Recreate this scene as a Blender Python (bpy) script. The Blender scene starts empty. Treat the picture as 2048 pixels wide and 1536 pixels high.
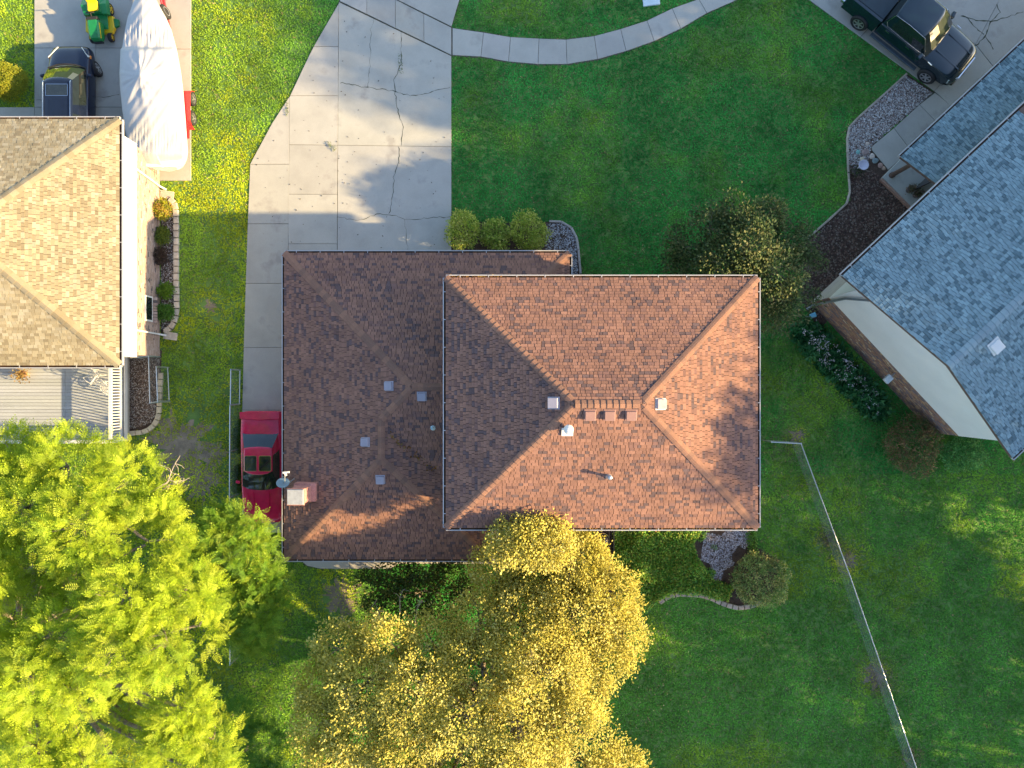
import bpy, math, random
import numpy as np
from mathutils import Vector, Matrix

# ---------------------------------------------------------------- camera, sky, sun, exposure
scene = bpy.context.scene
CAM_H, PXM = 32.0, 45.0          # drone height (m); picture pixels (2048 wide) per metre on the ground
cam_d = bpy.data.cameras.new("camera"); cam = bpy.data.objects.new("camera", cam_d)
scene.collection.objects.link(cam); scene.camera = cam
cam.location = (0, 0, CAM_H); cam.rotation_euler = (0, 0, 0)
cam_d.sensor_fit = 'HORIZONTAL'; cam_d.sensor_width = 36.0
cam_d.lens = 36.0 * CAM_H * PXM / 2048.0
cam_d.clip_end = 2000.0
SUN_EL, SUN_AZ = math.radians(19.8), math.radians(-12.8)   # azimuth measured from +X, counter-clockwise
SUNV = Vector((math.cos(SUN_EL)*math.cos(SUN_AZ), math.cos(SUN_EL)*math.sin(SUN_AZ), math.sin(SUN_EL)))
world = bpy.data.worlds.new("World"); scene.world = world; world.use_nodes = True
wn = world.node_tree.nodes; wl = world.node_tree.links
bg = wn["Background"]; sky = wn.new("ShaderNodeTexSky"); sky.sky_type = 'NISHITA'; sky.sun_disc = False
sky.sun_elevation = SUN_EL; sky.sun_rotation = math.atan2(SUNV.x, SUNV.y)
sky.air_density = 1.0; sky.dust_density = 1.0; sky.ozone_density = 1.0
wl.new(sky.outputs[0], bg.inputs[0]); bg.inputs[1].default_value = 0.12
sun_d = bpy.data.lights.new("sun", 'SUN'); sun_d.energy = 5.0; sun_d.angle = math.radians(0.7); sun_d.color = (1.0, 0.72, 0.35)
sun = bpy.data.objects.new("sun", sun_d); scene.collection.objects.link(sun)
sun.rotation_euler = (-SUNV).to_track_quat('-Z', 'Y').to_euler(); sun.location = (30, -6, 40)
scene.view_settings.view_transform = 'Standard'; scene.view_settings.look = 'None'
scene.view_settings.exposure = 1.75; scene.view_settings.gamma = 1.0
scene.view_settings.use_curve_mapping = False

# ---------------------------------------------------------------- helpers
C = scene.collection
R = random.Random(7)
NR = np.random.default_rng(11)
LOC = {}

def W(px, py, z=0.0):
    k = (CAM_H - z) / (CAM_H * PXM)
    return Vector(((px - 1024) * k, (768 - py) * k, z))

def tag(o, label=None, cat=None, group=None, kind=None):
    if label: o["label"] = label
    if cat: o["category"] = cat
    if group: o["group"] = group
    if kind: o["kind"] = kind
    return o

def thing(name, label, cat, loc=(0, 0, 0), rz=0.0, group=None, kind=None):
    o = bpy.data.objects.new(name, None); C.objects.link(o)
    o.location = loc; o.rotation_euler = (0, 0, rz); o.empty_display_size = 0.3
    LOC[o.name] = Vector(loc)
    return tag(o, label, cat, group, kind)

def base_of(parent):
    return LOC.get(parent.name, Vector((0, 0, 0))) if parent is not None else Vector((0, 0, 0))

def link(name, me, parent=None):
    o = bpy.data.objects.new(name, me); C.objects.link(o)
    if parent is not None: o.parent = parent
    LOC[o.name] = base_of(parent)
    return o

class MB:
    """collects polygons; build() links them as one mesh object"""
    def __init__(self): self.v = []; self.f = []; self.t = []
    def poly(self, pts, t=(1, 1, 1)):
        b = len(self.v); self.v.extend([tuple(p) for p in pts]); self.f.append(tuple(range(b, b + len(pts)))); self.t.append(t); return self
    def mesh(self, vs, fs, t=(1, 1, 1)):
        b = len(self.v); self.v.extend([tuple(p) for p in vs]); self.f.extend([tuple(i + b for i in f) for f in fs]); self.t.extend([t] * len(fs)); return self
    def box(self, c, s, rz=0.0, M=None, t=(1, 1, 1)):
        hx, hy, hz = s[0] / 2, s[1] / 2, s[2] / 2
        P = [Vector((x, y, z)) for z in (-hz, hz) for x, y in ((-hx, -hy), (hx, -hy), (hx, hy), (-hx, hy))]
        m = M if M is not None else Matrix.Rotation(rz, 3, 'Z')
        c = Vector(c)
        return self.mesh([c + m @ p for p in P], [(3, 2, 1, 0), (4, 5, 6, 7), (0, 1, 5, 4), (1, 2, 6, 5), (2, 3, 7, 6), (3, 0, 4, 7)], t)
    def bar(self, a, b, w, h, up=Vector((0, 0, 1)), t=(1, 1, 1)):
        a, b = Vector(a), Vector(b); d = (b - a); L = d.length; d.normalize()
        s = d.cross(up)
        s = s.normalized() if s.length > 1e-5 else Vector((1, 0, 0))
        n = s.cross(d)
        return self.box((a + b) / 2, (L, w, h), M=Matrix((d, s, n)).transposed(), t=t)
    def prism(self, pts, z0, z1, bev=0.0, t=(1, 1, 1)):
        pts = [Vector((p[0], p[1], 0)) for p in pts]; n = len(pts)
        area = sum(pts[i].x * pts[(i + 1) % n].y - pts[(i + 1) % n].x * pts[i].y for i in range(n))
        if area < 0: pts = pts[::-1]
        rings = [[Vector((p.x, p.y, z0)) for p in pts]]
        if bev > 0:
            c = sum(pts, Vector()) / n
            rings.append([Vector((p.x, p.y, z1 - bev)) for p in pts])
            ins = []
            for i in range(n):
                a, b, d = pts[i - 1], pts[i], pts[(i + 1) % n]
                e1 = (b - a).normalized(); e2 = (d - b).normalized()
                nn = Vector((-e1.y - e2.y, e1.x + e2.x, 0))
                nn = nn.normalized() if nn.length > 1e-6 else Vector((-e1.y, e1.x, 0))
                ins.append(Vector((b.x + nn.x * bev, b.y + nn.y * bev, z1)))
            rings.append(ins)
        else: rings.append([Vector((p.x, p.y, z1)) for p in pts])
        vs = [p for r in rings for p in r]; fs = []
        for k in range(len(rings) - 1):
            for i in range(n):
                j = (i + 1) % n
                fs.append((k * n + i, k * n + j, (k + 1) * n + j, (k + 1) * n + i))
        fs.append(tuple(range((len(rings) - 1) * n, len(rings) * n))); fs.append(tuple(range(n - 1, -1, -1)))
        return self.mesh(vs, fs, t)
    def loft(self, rings, closed=True, cap0=True, cap1=True, t=(1, 1, 1)):
        n = len(rings[0]); vs = [p for r in rings for p in r]; fs = []
        for k in range(len(rings) - 1):
            for i in range(n if closed else n - 1):
                j = (i + 1) % n
                fs.append((k * n + i, k * n + j, (k + 1) * n + j, (k + 1) * n + i))
        if cap0: fs.append(tuple(range(n - 1, -1, -1)))
        if cap1: fs.append(tuple(range((len(rings) - 1) * n, len(rings) * n)))
        return self.mesh(vs, fs, t)
    def tube(self, pts, rad, n=6, cap=True, t=(1, 1, 1)):
        pts = [Vector(p) for p in pts]; rings = []
        rads = rad if isinstance(rad, (list, tuple)) else [rad] * len(pts)
        for i, p in enumerate(pts):
            d = (pts[min(i + 1, len(pts) - 1)] - pts[max(i - 1, 0)])
            d = d.normalized() if d.length > 1e-6 else Vector((0, 0, 1))
            u = d.orthogonal().normalized() if abs(d.z) > .95 else d.cross(Vector((0, 0, 1))).normalized()
            v = d.cross(u)
            rings.append([p + (u * math.cos(a) + v * math.sin(a)) * rads[i] for a in [2 * math.pi * k / n for k in range(n)]])
        return self.loft(rings, True, cap, cap, t)
    def lathe(self, prof, c, axis=Vector((0, 0, 1)), n=16, t=(1, 1, 1)):
        axis = Vector(axis).normalized(); u = axis.orthogonal().normalized(); v = axis.cross(u); c = Vector(c)
        return self.loft([[c + axis * h + (u * math.cos(a) + v * math.sin(a)) * r for a in [2 * math.pi * k / n for k in range(n)]] for r, h in prof], True, True, True, t)
    def build(self, name, mat, parent=None, local=False, smooth=False, tint=False, subsurf=0, solid=0.0, bevel=0.0):
        b = Vector((0, 0, 0)) if local else base_of(parent)
        me = bpy.data.meshes.new(name)
        me.from_pydata([(p[0] - b.x, p[1] - b.y, p[2] - b.z) for p in self.v], [], self.f); me.update()
        if tint:
            at = me.attributes.new("tint", 'FLOAT_COLOR', 'FACE')
            at.data.foreach_set("color", np.array([(a, b_, c_, 1.0) for a, b_, c_ in self.t], dtype=np.float32).ravel())
        me.materials.append(mat)
        if smooth: me.polygons.foreach_set("use_smooth", [True] * len(me.polygons))
        o = link(name, me, parent)
        if solid:
            m = o.modifiers.new("solid", 'SOLIDIFY'); m.thickness = solid; m.offset = 0
        if bevel:
            m = o.modifiers.new("bevel", 'BEVEL'); m.width = bevel; m.segments = 2; m.limit_method = 'ANGLE'
        if subsurf:
            m = o.modifiers.new("sub", 'SUBSURF'); m.levels = subsurf; m.render_levels = subsurf
        return o

def fast_mesh(name, V, F, mat, parent=None, tint=None, local=False):
    """V (n,3), F (m,k) numpy arrays"""
    b = base_of(parent)
    if not local: V = V - np.array(b)[None, :]
    me = bpy.data.meshes.new(name)
    m, k = F.shape
    me.vertices.add(len(V)); me.vertices.foreach_set("co", V.astype(np.float32).ravel())
    me.loops.add(m * k); me.loops.foreach_set("vertex_index", F.astype(np.int32).ravel())
    me.polygons.add(m); me.polygons.foreach_set("loop_start", np.arange(0, m * k, k, dtype=np.int32))
    me.polygons.foreach_set("loop_total", np.full(m, k, dtype=np.int32))
    me.update(calc_edges=True)
    if tint is not None:
        at = me.attributes.new("tint", 'FLOAT_COLOR', 'FACE')
        at.data.foreach_set("color", np.concatenate([tint, np.ones((m, 1))], 1).astype(np.float32).ravel())
    me.materials.append(mat); me.validate()
    return link(name, me, parent)

def instance_mesh(T, TF, pos, X, Y, Z, sc):
    """copies template verts T (k,3), faces TF (m,q) at pos with axes X,Y,Z (n,3) and scale sc (n,) or (n,3)"""
    n, k = len(pos), len(T)
    if sc.ndim == 1: sc = np.stack([sc] * 3, 1)
    V = (T[None, :, 0:1] * sc[:, None, 0:1] * X[:, None, :] + T[None, :, 1:2] * sc[:, None, 1:2] * Y[:, None, :]
         + T[None, :, 2:3] * sc[:, None, 2:3] * Z[:, None, :]) + pos[:, None, :]
    F = TF[None] + (np.arange(n) * k)[:, None, None]
    return V.reshape(-1, 3), F.reshape(-1, TF.shape[1])

def unit(a): return a / np.maximum(np.linalg.norm(a, axis=1, keepdims=True), 1e-9)
def rand_dir(n): return unit(NR.normal(size=(n, 3)))

def vnoise(P, freq, seed=0):
    """value noise 0..1 at points P (n,2|3)"""
    if P.shape[1] == 2: P = np.concatenate([P, np.zeros((len(P), 1))], 1)
    q = P * freq + 1000.0; i = np.floor(q).astype(np.int64); f = q - i; f = f * f * (3 - 2 * f)
    def h(a, b, c):
        x = (a * 374761393 + b * 668265263 + c * 2147483647 + seed * 974634777) & 0xffffffff
        x = ((x ^ (x >> 13)) * 1274126177) & 0xffffffff
        return ((x ^ (x >> 16)) & 0xffff) / 65535.0
    out = 0
    for dx in (0, 1):
        for dy in (0, 1):
            for dz in (0, 1):
                w = (f[:, 0] if dx else 1 - f[:, 0]) * (f[:, 1] if dy else 1 - f[:, 1]) * (f[:, 2] if dz else 1 - f[:, 2])
                out = out + w * h(i[:, 0] + dx, i[:, 1] + dy, i[:, 2] + dz)
    return out

def inside(P, poly):
    x, y = P[:, 0], P[:, 1]; r = np.zeros(len(P), bool); n = len(poly)
    for i in range(n):
        x1, y1 = poly[i][0], poly[i][1]; x2, y2 = poly[(i + 1) % n][0], poly[(i + 1) % n][1]
        if y1 == y2: continue
        c = ((y1 > y) != (y2 > y)) & (x < (x2 - x1) * (y - y1) / (y2 - y1) + x1)
        r ^= c
    return r

# ---------------------------------------------------------------- materials
MATS = {}
def pm(name, col, rough=0.7, var=0.15, scale=4.0, col2=None, fine=0.0, fscale=60.0, bump=0.0, bscale=60.0, metal=0.0, spec=0.5, tint=False, coat=0.0, trans=0.0, stretch=None, stain=None):
    """procedural material: large noise + fine noise on the colour, optional per-piece tint attribute, bump"""
    if name in MATS: return MATS[name]
    m = bpy.data.materials.new(name); m.use_nodes = True; nt = m.node_tree; N = nt.nodes; L = nt.links
    p = N["Principled BSDF"]
    geo = N.new("ShaderNodeNewGeometry"); src = geo.outputs["Position"]
    if stretch:
        mp = N.new("ShaderNodeMapping"); mp.inputs["Scale"].default_value = stretch; L.new(src, mp.inputs["Vector"]); src = mp.outputs[0]
    def noise(s, det=4.0):
        t = N.new("ShaderNodeTexNoise"); t.inputs["Scale"].default_value = s; t.inputs["Detail"].default_value = det; t.inputs["Roughness"].default_value = .6
        L.new(src, t.inputs["Vector"]); return t
    def mixc(fac, a, b, mode='MIX'):
        x = N.new("ShaderNodeMix"); x.data_type = 'RGBA'; x.blend_type = mode; x.clamp_factor = True
        for sock, val in ((x.inputs[0], fac), (x.inputs[6], a), (x.inputs[7], b)):
            if isinstance(val, (int, float)): sock.default_value = val
            elif isinstance(val, tuple): sock.default_value = (*val[:3], 1)
            else: L.new(val, sock)
        return x.outputs[2]
    a = tuple(max(0, c * (1 - var)) for c in col); b = col2 if col2 else tuple(min(1, c * (1 + var)) for c in col)
    t1 = noise(scale); rr = N.new("ShaderNodeMapRange"); rr.inputs[1].default_value = .32; rr.inputs[2].default_value = .68
    L.new(t1.outputs[0], rr.inputs[0]); out = mixc(rr.outputs[0], a, b)
    if fine > 0:
        t2 = noise(fscale, 2.0); r2 = N.new("ShaderNodeMapRange"); r2.inputs[1].default_value = .3; r2.inputs[2].default_value = .7
        r2.inputs[3].default_value = 1 - fine; r2.inputs[4].default_value = 1 + fine; L.new(t2.outputs[0], r2.inputs[0])
        cx = N.new("ShaderNodeCombineColor"); [L.new(r2.outputs[0], cx.inputs[k]) for k in range(3)]
        out = mixc(1.0, out, cx.outputs[0], 'MULTIPLY')
    if stain:
        t3 = noise(stain[1], 5.0); r3 = N.new("ShaderNodeMapRange"); r3.inputs[1].default_value = stain[2]; r3.inputs[2].default_value = stain[2] + .12
        L.new(t3.outputs[0], r3.inputs[0]); out = mixc(r3.outputs[0], out, stain[0])
    if tint:
        at = N.new("ShaderNodeAttribute"); at.attribute_name = "tint"; out = mixc(1.0, out, at.outputs["Color"], 'MULTIPLY')
    L.new(out, p.inputs["Base Color"])
    p.inputs["Roughness"].default_value = rough; p.inputs["Metallic"].default_value = metal
    p.inputs["Specular IOR Level"].default_value = spec; p.inputs["Coat Weight"].default_value = coat; p.inputs["Coat Roughness"].default_value = .05
    if bump > 0:
        t4 = noise(bscale, 3.0); bm = N.new("ShaderNodeBump"); bm.inputs["Strength"].default_value = bump; bm.inputs["Distance"].default_value = .02
        L.new(t4.outputs[0], bm.inputs["Height"]); L.new(bm.outputs[0], p.inputs["Normal"])
    if trans > 0:
        tr = N.new("ShaderNodeBsdfTranslucent"); L.new(out, tr.inputs["Color"]); mx = N.new("ShaderNodeMixShader"); mx.inputs[0].default_value = trans
        L.new(p.outputs[0], mx.inputs[1]); L.new(tr.outputs[0], mx.inputs[2]); L.new(mx.outputs[0], N["Material Output"].inputs[0])
    MATS[name] = m; return m

M_leaf = pm("leaf", (1, 1, 1), rough=.55, var=.14, scale=.9, tint=True, trans=.40, spec=.3)
M_grass = pm("grass_blade", (1, 1, 1), rough=.7, var=.12, scale=.7, tint=True, trans=.22, spec=.15)
M_soil = pm("lawn_soil", (.095, .185, .04), rough=.95, var=.35, scale=1.3, fine=.35, fscale=30, bump=.6, bscale=25)
M_conc = pm("concrete", (.385, .38, .35), rough=.9, var=.10, scale=.8, fine=.07, fscale=45, bump=.15, bscale=90, tint=True, stain=((.31, .30, .28), .8, .58))
M_joint = pm("joint_dirt", (.10, .095, .07), rough=.95, var=.3, scale=8)
M_crack = pm("crack_weed", (.05, .06, .035), rough=.95, var=.4, scale=10)
M_shing_b = pm("shingle_brown", (.93, .94, .97), rough=.92, var=.15, scale=.55, fine=.22, fscale=70, bump=.35, bscale=120, tint=True, spec=.25)
M_shing_t = pm("shingle_tan", (.80, .83, .86), rough=.92, var=.12, scale=.5, fine=.18, fscale=70, bump=.35, bscale=120, tint=True, spec=.25)
M_deckroof = pm("roof_felt", (.06, .045, .04), rough=.95)
M_gutter = pm("gutter_white", (.40, .40, .41), rough=.4, var=.06, scale=2)
M_gutterdark = pm("gutter_silt", (.045, .035, .025), rough=.95, var=.5, scale=9, col2=(.13, .06, .02))
M_siding = pm("white_siding", (.70, .68, .63), rough=.6, var=.04, scale=.8, fine=.03)
M_white = pm("white_paint", (.66, .66, .64), rough=.5, var=.04, scale=2, fine=.03)
M_brickp = pm("brick_pink", (1, 1, 1), rough=.9, var=.12, scale=3, fine=.15, tint=True, bump=.3)
M_mortar = pm("mortar", (.42, .38, .33), rough=.95, var=.1)
M_board = pm("deck_board", (.36, .385, .40), rough=.75, var=.08, scale=1.2, fine=.08, fscale=25, tint=True, stretch=(.4, 3, 3))
M_metal = pm("galvanised", (.52, .55, .57), rough=.35, var=.1, scale=5, metal=.7)
M_black = pm("black_rubber", (.018, .018, .02), rough=.75, var=.2)
M_glass = pm("car_glass", (.012, .018, .02), rough=.04, var=.2, spec=.9, coat=.6)
M_chrome = pm("chrome", (.75, .76, .78), rough=.12, var=.03, metal=1.0)
M_rim = pm("alloy", (.55, .56, .58), rough=.3, var=.05, metal=.8)
M_mulch = pm("mulch", (.075, .048, .035), rough=.98, var=.4, scale=3, fine=.5, fscale=30, bump=.9, bscale=30)
M_stone = pm("stones", (1, 1, 1), rough=.85, var=.1, scale=6, tint=True)
M_block = pm("edging_block", (.52, .46, .38), rough=.9, var=.14, scale=5, fine=.12, fscale=40, bump=.3, tint=True)
M_bark = pm("bark", (.22, .18, .14), rough=.95, var=.3, scale=3, fine=.25, fscale=25, bump=.8, bscale=18)
M_twig = pm("bare_twig", (.33, .28, .22), rough=.9, var=.2, scale=5)
# ---------------------------------------------------------------- ground and paving
def sheet(name, pts, z, mat, label, cat, parent=None, kind="structure"):
    o = MB().poly([(p[0], p[1], z) for p in pts]).build(name, mat, parent)
    if parent is None: tag(o, label, cat, kind=kind)
    return o
def PX(lst, z=0.0): return [W(a, b, z) for a, b in lst]

g = MB(); g.poly([(-600, -600, 0), (600, -600, 0), (600, 600, 0), (-600, 600, 0)])
tag(g.build("ground", M_soil), "dark green lawn ground under the grass, reaching past every edge", "ground", kind="structure")

def slabs(root, polys, z0=.014, z1=.05, gap=.008, name="slab"):
    for q in polys:
        pts = PX(q); c = sum(pts, Vector()) / len(pts)
        pts = [p + (c - p).normalized() * gap * 1.4 for p in pts]
        v = R.uniform(.93, 1.06); t = (v, v * R.uniform(.99, 1.01), v * R.uniform(.97, 1.01))
        MB().prism(pts, z0, z1, bev=.006, t=t).build(name, M_conc, root, tint=True)

drive_out = [(622, -130), (680, -54), (678, 5), (665, 30), (617, 115), (580, 192), (545, 247), (512, 308), (501, 329), (496, 448), (492, 567), (488, 700),
             (485, 830), (485, 1065), (627, 1065), (627, 546), (903, 546), (903, 56), (920, 0), (960, -130)]
drive = sheet("driveway", PX(drive_out), .010, M_joint, "wide pale concrete driveway with cracked slabs beside the brown-roofed house", "driveway")
slabs(drive, [
    [(579, 195), (579, 329), (501, 329), (512, 308), (545, 247)], [(501, 329), (579, 329), (578, 448), (496, 448)],
    [(496, 448), (578, 448), (577, 500), (577, 567), (492, 567)], [(577, 500), (627, 500), (627, 567), (577, 567)],
    [(492, 567), (627, 567), (627, 695), (488, 695)], [(488, 695), (627, 695), (627, 820), (485, 820)], [(485, 820), (627, 820), (627, 945), (485, 945)], [(485, 945), (627, 945), (627, 1065), (485, 1065)],
    [(678, 8), (677, 94), (628, 94), (665, 30)], [(628, 94), (677, 94), (677, 192), (581, 192), (617, 115)], [(581, 192), (677, 192), (676, 291), (579, 290), (579, 195)],
    [(579, 290), (676, 291), (675, 389), (578, 389)], [(578, 389), (675, 389), (675, 488), (577, 488)], [(577, 488), (675, 488), (675, 546), (577, 546)],
    [(678, 5), (903, 113), (903, 294), (676, 291)], [(676, 291), (903, 294), (903, 546), (675, 546)],
    [(680, -54), (734, -28), (734, 29), (680, 3)], [(734, -28), (791, 0), (791, 57), (734, 29)], [(791, 0), (848, 29), (848, 84), (791, 57)], [(848, 29), (903, 56), (903, 111), (848, 84)],
    [(680, -56), (790, -2), (790, -130), (630, -130)], [(790, -2), (903, 54), (919, 0), (958, -130), (790, -130)]])
def crack(root, pts, w=.016, z=.0545, seed=1):
    rr = random.Random(seed); P = []
    for (a, b), (c, d) in zip(pts[:-1], pts[1:]):
        n = max(2, int(math.hypot(c - a, d - b) / 6))
        for i in range(n): P.append((a + (c - a) * i / n + rr.uniform(-1.6, 1.6), b + (d - b) * i / n + rr.uniform(-1.6, 1.6)))
    P.append(pts[-1]); Q = [W(a, b) for a, b in P]; m = MB(); L, Rr = [], []
    for i, p in enumerate(Q):
        d = (Q[min(i + 1, len(Q) - 1)] - Q[max(0, i - 1)]).normalized(); n = Vector((-d.y, d.x, 0)); ww = w * rr.choice((.5, .7, 1, 1, 1.5, 2.2)) / 2
        L.append(p + n * ww); Rr.append(p - n * ww)
    for i in range(len(Q) - 1): m.poly([(q.x, q.y, z) for q in (L[i], Rr[i], Rr[i + 1], L[i + 1])])
    m.build("crack", M_crack, root)
for i, c in enumerate([[(803, 62), (802, 110), (803, 128), (788, 160), (790, 183), (796, 220), (806, 255), (803, 292)], [(798, 293), (799, 318), (788, 355), (788, 384), (778, 428)],
                       [(680, 166), (735, 176), (790, 183), (820, 192), (850, 188), (901, 175)], [(676, 434), (715, 442), (760, 428), (785, 430), (810, 440), (860, 436), (900, 434)],
                       [(810, 440), (812, 465), (816, 500)], [(748, 38), (742, 60), (741, 120), (736, 176)]]):
    crack(drive, c, .016 if i < 4 else .009, seed=i)

walk = sheet("sidewalk", PX([(903, 55), (967, 64), (1021, 74), (1078, 77), (1132, 78), (1188, 72), (1241, 58), (1294, 41), (1344, 17), (1397, -2), (1450, -27), (1500, -57), (1522, -23), (1468, 5), (1413, 29), (1361, 60), (1308, 85), (1252, 105), (1195, 121), (1134, 131), (1076, 131), (1017, 126), (962, 116), (903, 113)]), .010, M_joint,
             "curved sidewalk of square concrete slabs crossing the front lawn", "sidewalk")
jt = [((905, 57), (905, 111)), ((967, 66), (962, 114)), ((1021, 75), (1017, 124)), ((1078, 78), (1076, 129)), ((1132, 80), (1134, 129)), ((1188, 73), (1195, 119)), ((1241, 59), (1252, 103)), ((1294, 42), (1308, 83)), ((1344, 18), (1361, 58)), ((1397, -1), (1413, 27)), ((1450, -26), (1468, 3)), ((1500, -56), (1520, -25))]
slabs(walk, [[a[0], b[0], b[1], a[1]] for a, b in zip(jt[:-1], jt[1:])])

ldrive_out = [(70, -80), (383, -80), (383, 362), (300, 362), (300, 330), (-40, 330), (-40, 215), (70, 215)]
ldrive = sheet("neighbour_driveway", PX(ldrive_out), .010, M_joint, "concrete driveway under the covered boat beside the tan-roofed house", "driveway")
slabs(ldrive, [[(70, -80), (193, -80), (193, 97), (70, 97)], [(193, -80), (300, -80), (300, 97), (193, 97)], [(300, -80), (383, -80), (383, 99), (300, 99)],
               [(70, 97), (193, 97), (193, 215), (70, 215)], [(193, 97), (300, 97), (300, 215), (193, 215)], [(300, 99), (383, 99), (383, 230), (300, 230)],
               [(-40, 215), (70, 215), (70, 330), (-40, 330)], [(70, 215), (193, 215), (193, 330), (70, 330)], [(193, 215), (300, 215), (300, 330), (193, 330)], [(300, 230), (383, 230), (383, 362), (300, 362)]])
crack(ldrive, [(75, 200), (100, 202), (170, 198), (225, 193), (240, 190)], .012, seed=21)

rdrive_out = [(1570, -50), (1610, -3), (1700, 60), (1800, 133), (1868, 184), (1900, 214), (1990, 140), (2200, -50), (2150, -110)]
rdrive = sheet("truck_driveway", PX(rdrive_out), .010, M_joint, "shaded concrete driveway under the black pickup truck", "driveway")
slabs(rdrive, [[(1572, -50), (1612, -3), (1720, 75), (1800, -10), (1760, -60)], [(1720, 75), (1868, 183), (1950, 90), (1800, -10)], [(1868, 183), (1900, 213), (1990, 140), (1950, 90)],
               [(1950, 90), (1990, 140), (2200, -50), (2030, -60)], [(1800, -10), (1950, 90), (2030, -60), (1950, -100), (1760, -60)]])
for i, c in enumerate([[(1920, 32), (1945, 40), (1980, 45), (1998, 25), (1992, 10)], [(1980, 45), (1970, 70), (1955, 90), (1930, 98)], [(1968, 72), (1985, 100)], [(1980, 45), (2045, 25)], [(1930, 35), (1955, 62), (1966, 70)]]):
    crack(rdrive, c, .03, seed=40 + i)
fwalk = sheet("front_walk", PX([(1869, 184), (1838, 209), (1787, 256), (1744, 291), (1741, 299), (1776, 342), (1822, 302), (1874, 246), (1910, 217)]), .009, M_joint, "short concrete front walk between the pebble bed and grey porch roof", "walkway")
slabs(fwalk, [[(1869, 186), (1838, 210), (1872, 245), (1907, 217)], [(1838, 210), (1787, 257), (1820, 301), (1872, 245)], [(1787, 257), (1748, 289), (1743, 294), (1743, 301), (1776, 340), (1820, 301)]])
patio = sheet("patio", PX([(600, 1062), (600, 1120), (612, 1132), (640, 1138), (780, 1138), (800, 1128), (1000, 1128), (1000, 1040), (640, 1040)]), .010, M_joint, "tan concrete patio strip along the back eave of the brown-roofed house", "patio")
slabs(patio, [[(602, 1062), (602, 1120), (614, 1131), (640, 1137), (700, 1137), (700, 1045), (640, 1045)], [(700, 1045), (700, 1137), (780, 1137), (800, 1127), (800, 1045)], [(800, 1045), (800, 1127), (998, 1127), (998, 1045)]])

# planting beds (sheets) ---------------------------------------------------------
bed_r = [(1813, 148), (1700, 250), (1692, 262), (1694, 330), (1700, 400), (1692, 408), (1612, 478), (1600, 600), (1640, 660), (1720, 560), (1830, 420), (1762, 356), (1776, 342), (1741, 299), (1744, 291), (1868, 184)]
bed1 = sheet("mulch_bed", PX(bed_r), .007, M_mulch, "dark mulch bed beside the grey-roofed house porch", "bed")
bed_f = [(1085, 444), (1125, 443), (1145, 455), (1157, 480), (1162, 550), (1160, 600), (1080, 600), (900, 560), (900, 440), (1000, 446)]
bed2 = sheet("front_gravel_bed", PX(bed_f), .006, M_mulch, "gravel bed with rounded shrubs at the brown-roofed house front", "bed")
bed_l = [(322, 395), (350, 395), (356, 430), (356, 640), (345, 660), (322, 668)]
bed3 = sheet("side_bed", PX(bed_l), .006, M_mulch, "narrow gravel bed along the pink brick wall", "bed")
bed_d = [(255, 700), (325, 700), (322, 740), (318, 830), (312, 848), (296, 860), (255, 864)]
bed4 = sheet("deck_gravel_bed", PX(bed_d), .006, M_mulch, "brown and grey gravel bed beside the white deck railing", "bed")
bed_b = [(1195, 1000), (1470, 1000), (1500, 1060), (1515, 1095), (1560, 1120), (1550, 1180), (1508, 1214), (1470, 1216), (1440, 1200), (1412, 1192), (1370, 1186), (1345, 1188), (1320, 1200), (1290, 1222), (1180, 1240)]
bed5 = sheet("back_flower_bed", PX(bed_b), .006, M_mulch, "overgrown flower bed behind the brown-roofed house", "bed")
def scatter(poly, n, z=0.0):
    P = np.array([(p.x, p.y) for p in poly]); lo, hi = P.min(0), P.max(0); out = np.zeros((0, 2))
    while len(out) < n:
        q = NR.uniform(lo, hi, size=(n * 2, 2)); out = np.concatenate([out, q[inside(q, P)]])
    return np.concatenate([out[:n], np.full((n, 1), z)], 1)
OCT = np.array([(1, 0, 0), (.3, .9, .1), (-.8, .6, 0), (-.8, -.6, .05), (.3, -.9, 0), (.1, .1, .75), (0, 0, -.5)], float)
OCTF = np.array([(0, 1, 5), (1, 2, 5), (2, 3, 5), (3, 4, 5), (4, 0, 5)])
def pal(cols, n, jit=.18):
    c = np.array(cols)[NR.integers(0, len(cols), n)]
    return c * NR.uniform(1 - jit, 1 + jit, (n, 1))
def gravel(name, poly, n, size, cols, label, z=.012, parent=None):
    pos = scatter(PX(poly), n, z); X = rand_dir(n); X[:, 2] *= .3; X = unit(X); Y = unit(np.cross(np.tile([0, 0, 1.], (n, 1)), X)); Z = np.cross(X, Y)
    V, F = instance_mesh(OCT, OCTF, pos, X, Y, Z, NR.uniform(.6, 1.3, n) * size)
    o = fast_mesh(name, V, F, M_stone, None, np.repeat(pal(cols, n), len(OCTF), 0))
    return tag(o, label, "gravel", kind="stuff")
G_mix = [(.34, .32, .30), (.5, .47, .43), (.22, .17, .15), (.16, .14, .14), (.62, .60, .57), (.30, .21, .17)]
gravel("mulch_chips", [(1700, 335), (1740, 335), (1765, 360), (1820, 425), (1640, 640), (1606, 590), (1616, 482), (1696, 412), (1704, 398)], 5200, .045, [(.10, .06, .045), (.06, .04, .03), (.16, .10, .075), (.07, .035, .03), (.2, .16, .13)], "dark brown mulch chips covering the bed by the grey-roofed house")
gravel("pebble_bed", [(1812, 152), (1700, 254), (1696, 264), (1698, 330), (1735, 330), (1741, 299), (1744, 291), (1864, 186)], 5200, .035, G_mix, "multicoloured pebbles between the lawn and the front walk")
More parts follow.
